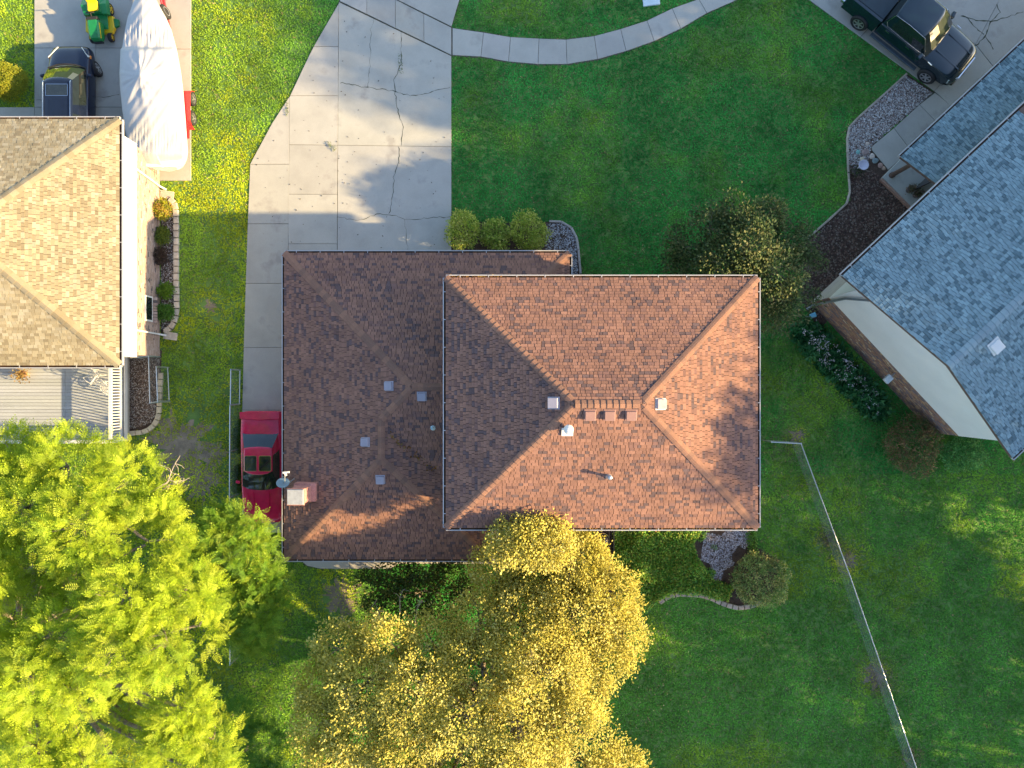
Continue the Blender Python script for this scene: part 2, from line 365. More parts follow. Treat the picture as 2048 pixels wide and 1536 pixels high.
gravel("grey_gravel", [(1092, 448), (1122, 446), (1142, 458), (1153, 482), (1158, 600), (1090, 600)], 2600, .026, [(.4, .4, .41), (.55, .54, .53), (.24, .23, .24), (.33, .34, .37)], "blue-grey gravel beside the three round shrubs")
gravel("side_gravel", [(322, 400), (346, 400), (349, 440), (349, 640), (338, 655), (322, 660)], 1500, .025, G_mix, "mixed gravel among the small shrubs along the brick wall")
gravel("deck_gravel", [(257, 702), (322, 702), (318, 740), (312, 830), (300, 848), (258, 858)], 3600, .026, [(.16, .11, .08), (.28, .21, .17), (.4, .37, .34), (.09, .06, .05)], "brown gravel between the deck railing and low wire fence")
for k, q in enumerate([[(1410, 1064), (1440, 1070), (1452, 1062), (1496, 1062), (1506, 1080), (1490, 1098), (1476, 1092), (1462, 1112), (1470, 1128), (1448, 1140), (1440, 1165), (1426, 1160), (1420, 1128), (1400, 1120), (1405, 1095)], [(1345, 1165), (1400, 1150), (1420, 1170), (1395, 1180), (1350, 1186)], [(1290, 1140), (1312, 1138), (1310, 1185), (1292, 1185)]]):
    gravel("lavender_gravel", q, (2400, 500, 350)[k], .03, [(.42, .39, .42), (.55, .52, .54), (.28, .25, .27), (.2, .15, .13)], ("large patch of pale grey stones in the back flower bed", "narrow strip of pale grey stones by the curved block edging", "small patch of pale grey stones by the golden tree")[k])

# edging: each block a piece of its own
def edging(name, label, path, w, h, step, mat=M_block, z=.0, tones=((1, 1, 1),), gap=.034):
    pts = PX(path); root = thing(name, label, "edging", pts[0])
    seg = []
    for a, b in zip(pts[:-1], pts[1:]): seg.append((a, b, (b - a).length))
    tot = sum(s[2] for s in seg); n = max(1, round(tot / step)); step = tot / n
    def at(d):
        for a, b, l in seg:
            if d <= l + 1e-6: return a + (b - a) * (d / max(l, 1e-9))
            d -= l
        return pts[-1]
    for i in range(n):
        a, b = at(i * step), at((i + 1) * step); d = (b - a); ang = math.atan2(d.y, d.x); c = (a + b) / 2
        v = R.uniform(.82, 1.12); tn = R.choice(tones)
        hx, hy = d.length / 2 - gap / 2, w / 2 * R.uniform(.94, 1.04); ca, sa = math.cos(ang), math.sin(ang)
        q = [Vector((c.x + x * ca - y * sa, c.y + x * sa + y * ca, 0)) for x, y in ((-hx, -hy), (hx, -hy), (hx, hy), (-hx, hy))]
        MB().prism(q, z, h * R.uniform(.92, 1.06), bev=.018, t=tuple(v * q_ for q_ in tn)).build("block", mat, root, tint=True)
    return root
edging("edging_blocks", "row of tan edging blocks along the brick wall bed", [(340, 398), (348, 402), (353, 415), (354, 450), (354, 560), (355, 620), (352, 640), (344, 655), (330, 664)], .22, .13, .31, tones=((1, .96, .92), (1.05, 1, .96)))
edging("edging_blocks", "tan edging blocks curving round the gravel bed by the deck", [(323, 745), (321, 790), (319, 828), (314, 845), (303, 857), (290, 864), (259, 867)], .20, .13, .30, tones=((1.05, 1, .85), (1.1, 1.03, .9)))
edging("edging_blocks", "grey edging blocks in an S curve below the back flower bed", [(1318, 1205), (1335, 1192), (1360, 1187), (1400, 1189), (1425, 1197), (1448, 1208), (1475, 1215), (1505, 1211), (1530, 1195)], .2, .12, .26, tones=((.55, .56, .62), (.65, .63, .66)))
edging("edging_curb", "thin pale curb between the lawn and the mulch bed", [(1813, 148), (1760, 196), (1702, 248), (1693, 262), (1695, 330), (1700, 398), (1692, 408), (1650, 446), (1614, 477)], .09, .08, .6, tones=((.8, .78, .78),), gap=.006)
edging("edging_curb", "thin pale curb rounding the gravel bed at the front corner", [(1098, 443), (1125, 444), (1143, 456), (1155, 480), (1161, 548)], .10, .08, .5, tones=((.75, .77, .85),), gap=.006)
for k, (a, b, lab) in enumerate([(335, 390, "grey splash paver at the end of the upper downspout"), (342, 672, "grey splash block under the lower downspout")]):
    sp = thing("splash_block", lab, "splash block", W(a, b)); m = MB(); c = W(a, b); ry = -.15
    m.box((c.x, c.y, .03), (.60, .32, .06), ry, t=(.9, .9, .9)); m.box((c.x, c.y + .145, .075), (.60, .04, .03), ry); m.box((c.x, c.y - .145, .075), (.60, .04, .03), ry); m.build("tray", M_block, sp, tint=True)

# ---------------------------------------------------------------- roofs
def clip_convex(P, poly):
    out = P
    n = len(poly)
    for i in range(n):
        a, b = poly[i], poly[(i + 1) % n]; ex, ey = b[0] - a[0], b[1] - a[1]; inp = out; out = []
        if not inp: return []
        pv = inp[-1]; pd = ex * (pv[1] - a[1]) - ey * (pv[0] - a[0])
        for q in inp:
            d = ex * (q[1] - a[1]) - ey * (q[0] - a[0])
            if (d >= 0) != (pd >= 0):
                t = pd / (pd - d); out.append((pv[0] + (q[0] - pv[0]) * t, pv[1] + (q[1] - pv[1]) * t))
            if d >= 0: out.append(q)
            pv, pd = q, d
    return out

def tile_plane(polys, origin, u, v, row, widths, tones, weights, rng, thick=.030, gap=.016, vgap=.0, stagger=True):
    """lays courses of tabs on the plane through origin (u along the eave, v upslope); polys: convex 3D polygons in that plane.
    returns pieces: (verts, faces, tint, centre, full)"""
    u = Vector(u).normalized(); v = Vector(v).normalized(); n = u.cross(v).normalized()
    if n.z < 0 and abs(n.z) > 1e-3: n = -n
    o = Vector(origin); pieces = []; patch = R.uniform(0, 99)
    for poly in polys:
        p2 = [((p - o).dot(u), (p - o).dot(v)) for p in [Vector(q) for q in poly]]
        ar = sum(p2[i][0] * p2[(i + 1) % len(p2)][1] - p2[(i + 1) % len(p2)][0] * p2[i][1] for i in range(len(p2)))
        if ar < 0: p2 = p2[::-1]
        u0, u1 = min(p[0] for p in p2), max(p[0] for p in p2); v0, v1 = min(p[1] for p in p2), max(p[1] for p in p2)
        for ri in range(int(math.floor(v0 / row)), int(math.ceil(v1 / row))):
            rr = random.Random(rng * 1000 + ri)
            lo, hi = ri * row, ri * row + row - vgap
            seg = clip_convex([(u0 - 1, lo), (u1 + 1, lo), (u1 + 1, hi), (u0 - 1, hi)], p2)
            if len(seg) < 3: continue
            ua, ub = min(p[0] for p in seg), max(p[0] for p in seg)
            x = -60.0 + rr.uniform(0, .3)
            while x < ub:
                w = rr.choice(widths); tone = rr.choices(tones, weights)[0]; br = rr.uniform(.86, 1.12)
                if x + w < ua: x += w; continue
                rect = [(x + gap / 2, lo), (x + w - gap / 2, lo), (x + w - gap / 2, hi), (x + gap / 2, hi)]
                q = clip_convex(rect, p2); x += w
                if len(q) < 3: continue
                a = sum(q[i][0] * q[(i + 1) % len(q)][1] - q[(i + 1) % len(q)][0] * q[i][1] for i in range(len(q))) / 2
                if a < .0006: continue
                k = len(q); th = thick * rr.uniform(.8, 1.25)
                top = [o + u * a_ + v * b_ + n * (th * (1 - .55 * (b_ - lo) / row) + .004) for a_, b_ in q]
                bot = [o + u * a_ + v * b_ + n * .001 for a_, b_ in q]
                vs = bot + top; fs = [tuple(range(k, 2 * k))] + [(i, (i + 1) % k, k + (i + 1) % k, k + i) for i in range(k)]
                pieces.append((vs, fs, tuple(c * br for c in tone), sum(top, Vector()) / k, a > .8 * (w - gap) * (row - vgap)))
    return pieces

def lay(pieces, root, mat, name, mass, keep, near):
    """the `keep` full pieces nearest to `near` become objects, the rest one stuff mesh"""
    full = sorted([i for i, p in enumerate(pieces) if p[4]], key=lambda i: (pieces[i][3] - near).length)[:keep]
    fs = set(full); b = base_of(root)
    for i in full:
        vs, f, t, c, _ = pieces[i]; m = MB(); m.mesh(vs, f, t); m.build(name, mat, root, tint=True)
    m = MB()
    for i, p in enumerate(pieces):
        if i not in fs: m.mesh(p[0], p[1], p[2])
    o = m.build(mass, mat, root, tint=True); o["kind"] = "stuff"

CAPS = {}
def ridge_caps(root, a, b, na, nb, mat, tones, step=.215, half=.15, name="ridge_cap"):
    """folded cap shingles from a (low) to b (high); na, nb: unit vectors lying in the two roof planes, pointing away from the line"""
    a, b = Vector(a), Vector(b); d = (b - a).normalized(); L = (b - a).length; n = max(1, int(L / step)); base = base_of(root)
    up = Vector((0, 0, 1)); up = (up - d * up.dot(d)).normalized()
    for i in range(n):
        k = R.randrange(len(tones)); p = a + d * (i * step)
        key = (mat.name, k, tuple(round(x, 2) for x in (*d, *na)))
        if key not in CAPS:
            m = MB(); t = tones[k]; ln = step * 1.12; prof = [na * half, na * half * .5 + up * .004, Vector(), nb * half * .5 + up * .004, nb * half]
            r0 = [q + up * .062 for q in prof]; r1 = [q * .96 + d * ln + up * .036 for q in prof]; r2 = [q + up * .028 for q in prof]
            vs = r0 + r1 + r2; fs = [(j, j + 1, 5 + j + 1, 5 + j) for j in range(4)] + [(10 + j, 10 + j + 1, j + 1, j) for j in range(4)]
            me = bpy.data.meshes.new(name); me.from_pydata([tuple(q) for q in vs], [], fs); me.update()
            at = me.attributes.new("tint", 'FLOAT_COLOR', 'FACE'); at.data.foreach_set("color", np.array([(*t, 1.0)] * len(fs), dtype=np.float32).ravel())
            me.materials.append(mat); CAPS[key] = me
        o = link(name, CAPS[key], root); o.location = p - base

def gutter(root, p0, p1, out, label=None, mat=None, w=.11, h=.10, lip=.016, strap=.95, leaves=False):
    """open trough on the eave line p0-p1 (top inner edge), out = horizontal outward unit vector"""
    p0, p1, out = Vector(p0), Vector(p1), Vector(out); up = Vector((0, 0, 1)); mat = mat or M_gutter
    m = MB(); d = (p1 - p0).normalized(); L = (p1 - p0).length
    m.bar(p0 + out * w - up * h / 2, p1 + out * w - up * h / 2, lip, h); m.bar(p0 + out * (w / 2) - up * h, p1 + out * (w / 2) - up * h, w, .012)
    m.bar(p0 + out * (w - .012) + up * .004, p1 + out * (w - .012) + up * .004, .034, .012)
    for e in (p0, p1): m.bar(e - up * h / 2, e + out * w - up * h / 2, .014, h)
    n = max(2, int(L / strap))
    for i in range(n): q = p0 + d * (L * (i + .5) / n); m.bar(q + up * .012, q + out * w + up * .012, .028, .008)
    g_ = m.build("gutter", mat, root)
    MB().bar(p0 + out * (w / 2) - up * (h - .03), p1 + out * (w / 2) - up * (h - .03), w - .03, .02).build("gutter_silt", M_gutterdark, root)
    return g_

def V3(x, y, z): return Vector((x, y, z))
B1, B2, B3, B4 = (.31, .165, .118), (.285, .152, .111), (.15, .10, .096), (.225, .125, .102)
TB, WB = (B1, B2, B3, B4), (4, 4, 1.7, 2)

# ---- main brown house -------------------------------------------------------
house = thing("brown_roofed_house", "two-storey house with brown shingle hip roofs beside the wide driveway", "house", V3(0, 0, 0))
XL, YT, YB, ZE, SL = -9.19, 5.29, -7.07, 2.9, .33     # lower roof eaves, height, slope
T1, T2 = 5.40, 4.16
YB1 = YT - 2 * T1; XR2 = XL + 2 * T2; XR1 = 2.32; YR = YT - T1
P1 = V3(XL + T1, YR, ZE + SL * T1); J = V3(XL + T2, YB1 + T2, ZE + SL * T2); K = V3(XL + T2, YB + T2, ZE + SL * T2)
zl = lambda x: ZE + SL * (x - XL); zt = lambda y: ZE + SL * (YT - y); zs = lambda y: ZE + SL * (y - YB1)
planes = {
 'left': ([[V3(XL, YB, ZE), K, V3(XL + T2, YT - T2, zl(XL + T2)), V3(XL, YT, ZE)], [J, P1, V3(XL + T2, YT - T2, zl(XL + T2))]], V3(XL, 0, ZE), (0, -1, 0), (1, 0, SL)),
 'top': ([[V3(XL, YT, ZE), V3(.32, YT, ZE), V3(.32, YR, P1.z), P1], [V3(.32, YT, ZE), V3(XR1, YT, ZE), V3(.32, YT - 2, zt(YT - 2))]], V3(0, YT, ZE), (-1, 0, 0), (0, -1, SL)),
 'south': ([[J, V3(XR2, YB1, ZE), V3(.32, YB1, ZE), V3(.32, YR, P1.z), P1]], V3(0, YB1, ZE), (1, 0, 0), (0, 1, SL)),
 'east2': ([[K, V3(XR2, YB, ZE), V3(XR2, YB1, ZE), J]], V3(XR2, 0, ZE), (0, 1, 0), (-1, 0, SL)),
 'bottom': ([[V3(XL, YB, ZE), V3(XR2, YB, ZE), K]], V3(0, YB, ZE), (1, 0, 0), (0, 1, SL)),
 'end': ([[V3(XR1, YT, ZE), V3(XR1 - 2, YT - 2, ZE + 2 * SL), V3(XR1, YT - 2, ZE)]], V3(XR1, 0, ZE), (0, 1, 0), (-1, 0, SL)),
}
UXL, UXR, UYT, UYB, UZ, US = -2.38, 8.86, 3.83, -5.18, 6.0, .40
UT = (UYT - UYB) / 2; UYR = UYT - UT; RZ = UZ + US * UT; RL, RRr = V3(UXL + UT, UYR, RZ), V3(UXR - UT, UYR, RZ)
uplanes = {
 'utop': ([[V3(UXL, UYT, UZ), V3(UXR, UYT, UZ), RRr, RL]], V3(0, UYT, UZ), (-1, 0, 0), (0, -1, US)),
 'ubot': ([[V3(UXL, UYB, UZ), V3(UXR, UYB, UZ), RRr, RL]], V3(0, UYB, UZ), (1, 0, 0), (0, 1, US)),
 'uleft': ([[V3(UXL, UYB, UZ), RL, V3(UXL, UYT, UZ)]], V3(UXL, 0, UZ), (0, -1, 0), (1, 0, US)),
 'uright': ([[V3(UXR, UYB, UZ), V3(UXR, UYT, UZ), RRr]], V3(UXR, 0, UZ), (0, 1, 0), (-1, 0, US)),
}
roof = MB()
for d in (planes, uplanes):
    for polys, *_ in d.values():
        for q in polys: roof.poly(q)
fz = .16
roof.prism([(XL, YB), (XR2, YB), (XR2, YB1), (.32, YB1), (.32, YT - 2), (XR1, YT - 2), (XR1, YT), (XL, YT)], ZE - fz, ZE - .004)
roof.prism([(UXL, UYB), (UXR, UYB), (UXR, UYT), (UXL, UYT)], UZ - fz, UZ - .004)
roof_o = roof.build("roof", M_deckroof, house)
pieces = []
for i, (polys, o_, u_, v_) in enumerate(list(planes.values()) + list(uplanes.values())):
    pieces += tile_plane(polys, o_, u_, v_, .115, (.11, .14, .17, .20, .24), TB, WB, 31 + i)
lay(pieces, roof_o, M_shing_b, "shingle", "shingles", 300, V3(2.8, UYR - .6, RZ + 2))
def un(*a): return Vector(a).normalized()
dL, dR, dT, dB = un(-1, 0, -SL), un(1, 0, -SL), un(0, 1, -SL), un(0, -1, -SL)
eL, eR, eT, eB = un(-1, 0, -US), un(1, 0, -US), un(0, 1, -US), un(0, -1, -US)
CT = [(.31, .168, .115), (.275, .15, .105), (.235, .135, .10)]
def caps_h(a, b, na, nb, tones=CT, mat=M_shing_b, **k):   # half-planes trimmed square to the line
    d = (Vector(b) - Vector(a)).normalized(); na = (na - d * na.dot(d)).normalized(); nb = (nb - d * nb.dot(d)).normalized(); ridge_caps(k.pop('root', roof_o), a, b, na, nb, mat, tones, **k)
caps_h(V3(XL, YT, ZE), P1, dL, dT); caps_h(J, P1, dL, dB); caps_h(K, J, dL, dR); caps_h(V3(XL, YB, ZE), K, dL, dB); caps_h(V3(XR2, YB, ZE), K, dR, dB)
caps_h(P1, V3(-2.2, YR, P1.z), dT, dB); caps_h(V3(XR1, YT, ZE), V3(XR1 - 1.6, YT - 1.6, ZE + 1.6 * SL), dR, dT)
for a, b, n1, n2 in ((V3(UXL, UYT, UZ), RL, eL, eT), (V3(UXL, UYB, UZ), RL, eL, eB), (V3(UXR, UYT, UZ), RRr, eR, eT), (V3(UXR, UYB, UZ), RRr, eR, eB), (RL, RRr, eT, eB)): caps_h(a, b, n1, n2)
for a, b, o_ in ((V3(XL, YB, ZE), V3(XL, YT, ZE), (-1, 0, 0)), (V3(XL, YT, ZE), V3(XR1, YT, ZE), (0, 1, 0)), (V3(XL, YB, ZE), V3(XR2, YB, ZE), (0, -1, 0)), (V3(XR1, YT - 2, ZE), V3(XR1, YT, ZE), (1, 0, 0)),
                 (V3(UXL, UYB, UZ), V3(UXL, UYT, UZ), (-1, 0, 0)), (V3(UXL, UYT, UZ), V3(UXR, UYT, UZ), (0, 1, 0)), (V3(UXL, UYB, UZ), V3(UXR, UYB, UZ), (0, -1, 0)), (V3(UXR, UYB, UZ), V3(UXR, UYT, UZ), (1, 0, 0))):
    gutter(house, a, b, o_)
# walls
oh = .45
M_brickm = pm("brick_wall_flat", (.33, .20, .15), rough=.9, var=.2, scale=6, fine=.2, fscale=20)
w_ = MB(); w_.prism([(XL + oh, YB + oh), (XR2 - oh, YB + oh), (XR2 - oh, YB1 + oh), (UXR - oh, UYB + oh), (UXR - oh, UYT - oh), (XR1 - oh, UYT - oh), (XR1 - oh, YT - oh), (XL + oh, YT - oh)], 0, ZE - fz - .004); w_.build("wall", M_brickm, house)
w_ = MB(); w_.prism([(UXL + oh, UYB + oh), (UXR - oh, UYB + oh), (UXR - oh, UYT - oh), (UXL + oh, UYT - oh)], ZE - .1, UZ - fz - .004); w_.build("upper_wall", M_siding, house)
gd = MB(); gy = YT - oh + .03
for i in range(4): gd.box((-4.9, gy, .3 + i * .56), (4.9, .05, .54))
gd.build("garage_door", M_white, house)
def win(root, x, y, z, w, h, nx, ny):
    t = (-ny, nx); rz = math.atan2(t[1], t[0])
    f = MB(); f.box((x + nx * .03, y + ny * .03, z), (w, .06, h), rz); fo = f.build("window", M_white, root)
    MB().box((x + nx * .055, y + ny * .055, z), (w - .14, .03, h - .14), rz).build("pane", M_glass, fo)
for x in (1.5, 5.2): win(house, x, UYT - oh, 4.7, 1.4, 1.2, 0, 1); win(house, x + 1, UYB + oh, 4.7, 1.4, 1.2, 0, -1)
for y in (1.4, -2.6): win(house, UXR - oh, y, 4.7, 1.1, 1.2, 1, 0); win(house, XL + oh, y, 1.6, 1.0, 1.1, -1, 0)
for x in (4.2, 6.6): win(house, x, UYT - oh, 1.5, 1.3, 1.3, 0, 1); win(house, x, UYB + oh, 1.5, 1.3, 1.3, 0, -1)
# roof vents (box vents, on their slope)
M_vent = pm("vent_brown", (.30, .17, .14), rough=.5, var=.06); M_ventg = pm("vent_grey", (.33, .31, .36), rough=.4, var=.06)
def box_vent(root, px, py, z, n, mat, s=.30, label=None):
    c = W(px, py, z); n = Vector(n).normalized(); up = Vector((0, 0, 1)); dn = (Vector((n.x, n.y, 0)).normalized()); dn = (dn - n * dn.dot(n)).normalized(); sd = n.cross(dn)
    Mx = Matrix((dn, sd, n)).transposed(); m = MB()
    m.box(c + n * .035, (s * 1.25, s * 1.25, .012), M=Mx)
    P = [Mx @ Vector(q) for q in ((-s * .5, -s * .5, .03), (s * .5, -s * .5, .03), (s * .5, s * .5, .03), (-s * .5, s * .5, .03), (-s * .42, -s * .5, .10), (s * .5, -s * .5, .17), (s * .5, s * .5, .17), (-s * .42, s * .5, .10))]
    m.mesh([c + q for q in P], [(3, 2, 1, 0), (4, 5, 6, 7), (0, 1, 5, 4), (1, 2, 6, 5), (2, 3, 7, 6), (3, 0, 4, 7)])
    o = m.build("roof_vent", mat, root, bevel=.012)
    if label: o["label"] = label
def zroof(px, py, planes_, iters=6):
    z = 4.0
    for _ in range(iters):
        p = W(px, py, z); z = planes_(p.x, p.y)
    return z
nl, nt, ns, ne = (-SL, 0, 1), (0, SL, 1), (0, -SL, 1), (SL, 0, 1)
box_vent(house, 779, 772, zroof(779, 772, lambda x, y: zl(x)), nl, M_ventg); box_vent(house, 732, 884, zroof(732, 884, lambda x, y: zl(x)), nl, M_ventg)
box_vent(house, 844, 792, zroof(844, 792, lambda x, y: zs(y)), ns, M_ventg); box_vent(house, 761, 958, zroof(761, 958, lambda x, y: ZE + SL * (y - YB)), ns, M_ventg)
box_vent(house, 1108, 806, zroof(1108, 806, lambda x, y: UZ + US * (x - UXL)), (-US, 0, 1), M_ventg, .34)
zub = lambda x, y: UZ + US * (y - UYB)
for px in (1180, 1219, 1262): box_vent(house, px, 829, zroof(px, 829, zub), (0, -US, 1), M_vent, .33)
box_vent(house, 1320, 808, zroof(1320, 808, lambda x, y: UZ + US * (UXR - x)), (US, 0, 1), pm("vent_light", (.42, .36, .36), rough=.4), .33)
def pipe(px, py, z, h, r, mat, name="vent_pipe", flash=True):
    c = W(px, py, z); m = MB()
    if flash: m.lathe([(r * 2.6, -.02), (r * 1.3, .09), (r * 1.25, .1)], c, n=14)
    m.lathe([(r, 0), (r, h), (r * .8, h), (r * .8, h - .05)], c, n=14); return m.build(name, mat, house, smooth=False)
M_pvc = pm("pvc_pale", (.55, .72, .74), rough=.4, var=.05)
z = zroof(1217, 949, zub); pipe(1217, 952, z, .40, .05, M_metal); c = W(1217, 952, z); MB().lathe([(.075, .36), (.085, .39), (.07, .43), (.03, .45)], c, n=14).build("pipe_cap", M_metal, house)
z = zroof(1133, 857, zub); c = W(1136, 858, z); m = MB(); m.lathe([(.085, 0), (.085, .2), (.16, .2), (.17, .27), (.14, .35), (.07, .40), (.01, .415)], c, n=18); m.box((c.x - .02, c.y - .10, c.z + .02), (.40, .30, .02), M=Matrix.Rotation(math.atan(US), 3, 'X')); m.build("dome_vent", M_white, house, smooth=False)
z = zroof(862, 856, lambda x, y: zs(y)); pipe(866, 855, z, .45, .05, M_pvc)
# chimney (brick shaft, shoulder, cap)
ct = W(591, 994, 4.55); M_chim = pm("chimney_brick", (.46, .22, .19), rough=.9, var=.14, scale=7, fine=.18, fscale=30, bump=.3)
ch = MB(); zb = zl(ct.x) - .3
ch.prism([(ct.x - .34, ct.y - .32), (ct.x + .52, ct.y - .32), (ct.x + .52, ct.y + .40), (ct.x - .34, ct.y + .40)], zb, zb + .75)
for zz, s in ((zb + .75, .0),): ch.loft([[V3(ct.x + a * q, ct.y + b * q2, zq) for a, b in ((-1, -1), (1, -1), (1, 1), (-1, 1))] for q, q2, zq in ((.34, .32, zz), (.29, .28, zz + .15), (.29, .28, 4.42), (.33, .32, 4.46), (.33, .32, 4.54))])
cho = ch.build("chimney", M_chim, house)
m = MB(); m.prism([(ct.x - .31, ct.y - .29), (ct.x + .31, ct.y - .29), (ct.x + .31, ct.y + .29), (ct.x - .31, ct.y + .29)], 4.545, 4.60, bev=.02); m.build("chimney_cap", pm("cap_cement", (.31, .33, .36), rough=.8, var=.12, scale=6), cho)
# leaf litter lying in the valley and gutters
M_litter = M_leaf
# ---------------------------------------------------------------- tan-roofed house with brick wall and deck
tan = thing("tan_roofed_house", "house with tan shingle hip roof and pink brick wall beside the boat", "house", V3(-20, 5.5, 0))
TZ, TS = 3.9, .43; TXR, TYT, TYB = -15.32, 10.32, .74; TH = (TYT - TYB) / 2; TPK = V3(TXR - TH, (TYT + TYB) / 2, TZ + TS * TH); TXL = -32.0; TPL = V3(TXL, TPK.y, TPK.z)
tp = {'r': ([[V3(TXR, TYB, TZ), V3(TXR, TYT, TZ), TPK]], V3(TXR, 0, TZ), (0, 1, 0), (-1, 0, TS)),
      't': ([[V3(TXL, TYT, TZ), V3(TXR, TYT, TZ), TPK, TPL]], V3(0, TYT, TZ), (-1, 0, 0), (0, -1, TS)),
      'b': ([[V3(TXL, TYB, TZ), V3(TXR, TYB, TZ), TPK, TPL]], V3(0, TYB, TZ), (1, 0, 0), (0, 1, TS))}
m = MB()
for polys, *_ in tp.values():
    for q in polys: m.poly(q)
m.prism([(TXL, TYB), (TXR, TYB), (TXR, TYT), (TXL, TYT)], TZ - .16, TZ - .004)
troof = m.build("roof", M_deckroof, tan)
TT = ((.41, .345, .225), (.375, .31, .195), (.45, .39, .275), (.315, .255, .16)); pieces = []
CUT = -23.8     # shingles laid as far as the picture can see
for i, (polys, o_, u_, v_) in enumerate(tp.values()):
    pp = [[V3(max(p.x, CUT), p.y, p.z) for p in polys[0]]] if i else polys
    pieces += tile_plane(pp, o_, u_, v_, .12, (.13, .17, .21, .25), TT, (4, 3, 2, 2), 71 + i)
lay(pieces, troof, M_shing_t, "shingle", "shingles", 300, V3(TXR, 4.0, TZ + 1))
tL, tR, tT, tB = un(-1, 0, -TS), un(1, 0, -TS), un(0, 1, -TS), un(0, -1, -TS); CTT = [(.36, .295, .19), (.39, .325, .215), (.33, .265, .165)]
caps_h(V3(TXR, TYT, TZ), TPK, tR, tT, CTT, M_shing_t, root=troof, step=.27, half=.19); caps_h(V3(TXR, TYB, TZ), TPK, tR, tB, CTT, M_shing_t, root=troof, step=.27, half=.19)
M_gutb = pm("gutter_brown", (.16, .10, .07), rough=.5)
M_guto = pm("gutter_olive", (.17, .16, .12), rough=.5)
for a, b, o_ in ((V3(TXR, TYB, TZ), V3(TXR, TYT, TZ), (1, 0, 0)), (V3(TXL, TYT, TZ), V3(TXR, TYT, TZ), (0, 1, 0)), (V3(TXL, TYB, TZ), V3(TXR, TYB, TZ), (0, -1, 0))): gutter(tan, a, b, o_, w=.12, strap=1.05)
WX = -15.66; WY0, WY1 = 1.22, 9.9
m = MB(); m.prism([(TXL + .4, WY0), (WX, WY0), (WX, WY1), (TXL + .4, WY1)], 0, 2.0); m.build("wall", M_mortar, tan)
m = MB(); m.prism([(TXL + .4, WY0 - .1), (WX + .02, WY0 - .1), (WX + .02, WY1 + .1), (TXL + .4, WY1 + .1)], 2.003, TZ - .165)
for i in range(9): m.box((WX + .025, (WY0 + WY1) / 2, 2.08 + i * .19), (.02, WY1 - WY0 + .2, .15), M=Matrix.Rotation(.06, 3, 'Y'))
m.build("upper_wall", M_siding, tan)
BR = ((.40, .29, .24), (.35, .25, .21), (.45, .345, .295), (.12, .10, .10), (.38, .27, .21)); BW = (4, 4, 3, 1.1, 3)
pieces = tile_plane([[V3(WX, WY0, .02), V3(WX, WY1, .02), V3(WX, WY1, 1.985), V3(WX, WY0, 1.985)]], V3(WX, 0, 0), (0, 1, 0), (0, 0, 1), .075, (.21, .21, .105), BR, BW, 91, thick=.014, gap=.011, vgap=.010)
m = MB(); [m.mesh(p[0], p[1], p[2]) for p in pieces]; o = m.build("bricks", M_brickp, tan, tint=True); o["kind"] = "stuff"
pieces = tile_plane([[V3(WX - 8, WY0, .02), V3(WX, WY0, .02), V3(WX, WY0, 1.985), V3(WX - 8, WY0, 1.985)]], V3(0, WY0, 0), (1, 0, 0), (0, 0, 1), .075, (.21, .21, .105), BR, BW, 93, thick=.014, gap=.011, vgap=.010)
win(tan, WX + .0, (768 - 622) / 45., 1.05, 1.10, .62, 1, 0)
sl = MB()
for i in range(9): sl.box((WX + .09, 2.72 + i * .125, .60), (.2, .1, .07), M=Matrix.Rotation(.2, 3, 'Y'), t=R.choice(BR))
sl.build("window_sill", M_brickp, tan, tint=True)
def downspout(root, pts, mat, r=.045):
    return MB().tube([Vector(p) for p in pts], r, 4).build("downspout", mat, root)
downspout(tan, [V3(TXR + .08, 2.15, TZ - .08), V3(TXR - .1, 2.2, TZ - .35), V3(WX + .08, 2.25, TZ - .7), V3(WX + .08, 2.2, .25), V3(WX + .35, 2.15, .1)], M_white)
downspout(tan, [V3(TXR + .08, 9.2, TZ - .08), V3(TXR - .1, 9.1, TZ - .35), V3(WX + .08, 9.0, TZ - .7), V3(WX + .08, 8.75, .25), V3(WX + .35, 8.6, .1)], M_white)
# deck with boards and railing
DZ = .62; k = (CAM_H - DZ) / CAM_H
dx1, dy1, dy0 = (249 - 1024) / 45 * k, (768 - 712) / 45 * k, (768 - 884) / 45 * k; dx0 = -27.0
deck = thing("white_deck", "raised pale grey plank deck with white railing behind the tan-roofed house", "deck", V3(-21, -.8, 0))
m = MB(); m.prism([(dx0, dy0 + .03), (dx1 - .03, dy0 + .03), (dx1 - .03, dy1), (dx0, dy1)], .15, DZ - .05); m.build("frame", pm("deck_frame", (.30, .28, .25), rough=.9), deck)
xs = (130 - 1024) / 45 * k; n = int((dy1 - dy0 - .1) / .147)
for i in range(n):
    y = dy0 + .1 + i * .147
    for a, b in ((dx0, xs - .006), (xs + .006, dx1 - .08)):
        v = R.uniform(.93, 1.06); MB().box(((a + b) / 2, y + .07, DZ - .02), (b - a, .134, .035), t=(v, v, v * R.uniform(.98, 1.04))).build("board", M_board, deck, tint=True)
m = MB(); m.box(((dx0 + dx1) / 2, dy0 + .015, DZ - .13), (dx1 - dx0, .03, .24)); m.box((dx1 - .015, (dy0 + dy1) / 2, DZ - .13), (.03, dy1 - dy0 - .06, .24)); m.build("fascia", M_white, deck)
rx = dx1 - .10; ry = dy0 + .08
m = MB(); m.bar((rx, ry - .05, DZ + .93), (rx, dy1 - .4, DZ + .93), .13, .045); m.bar((rx, ry, DZ + .86), (rx, dy1 - .4, DZ + .86), .045, .085); m.bar((rx, ry, DZ + .12), (rx, dy1 - .4, DZ + .12), .045, .085); m.build("rail", M_white, deck)
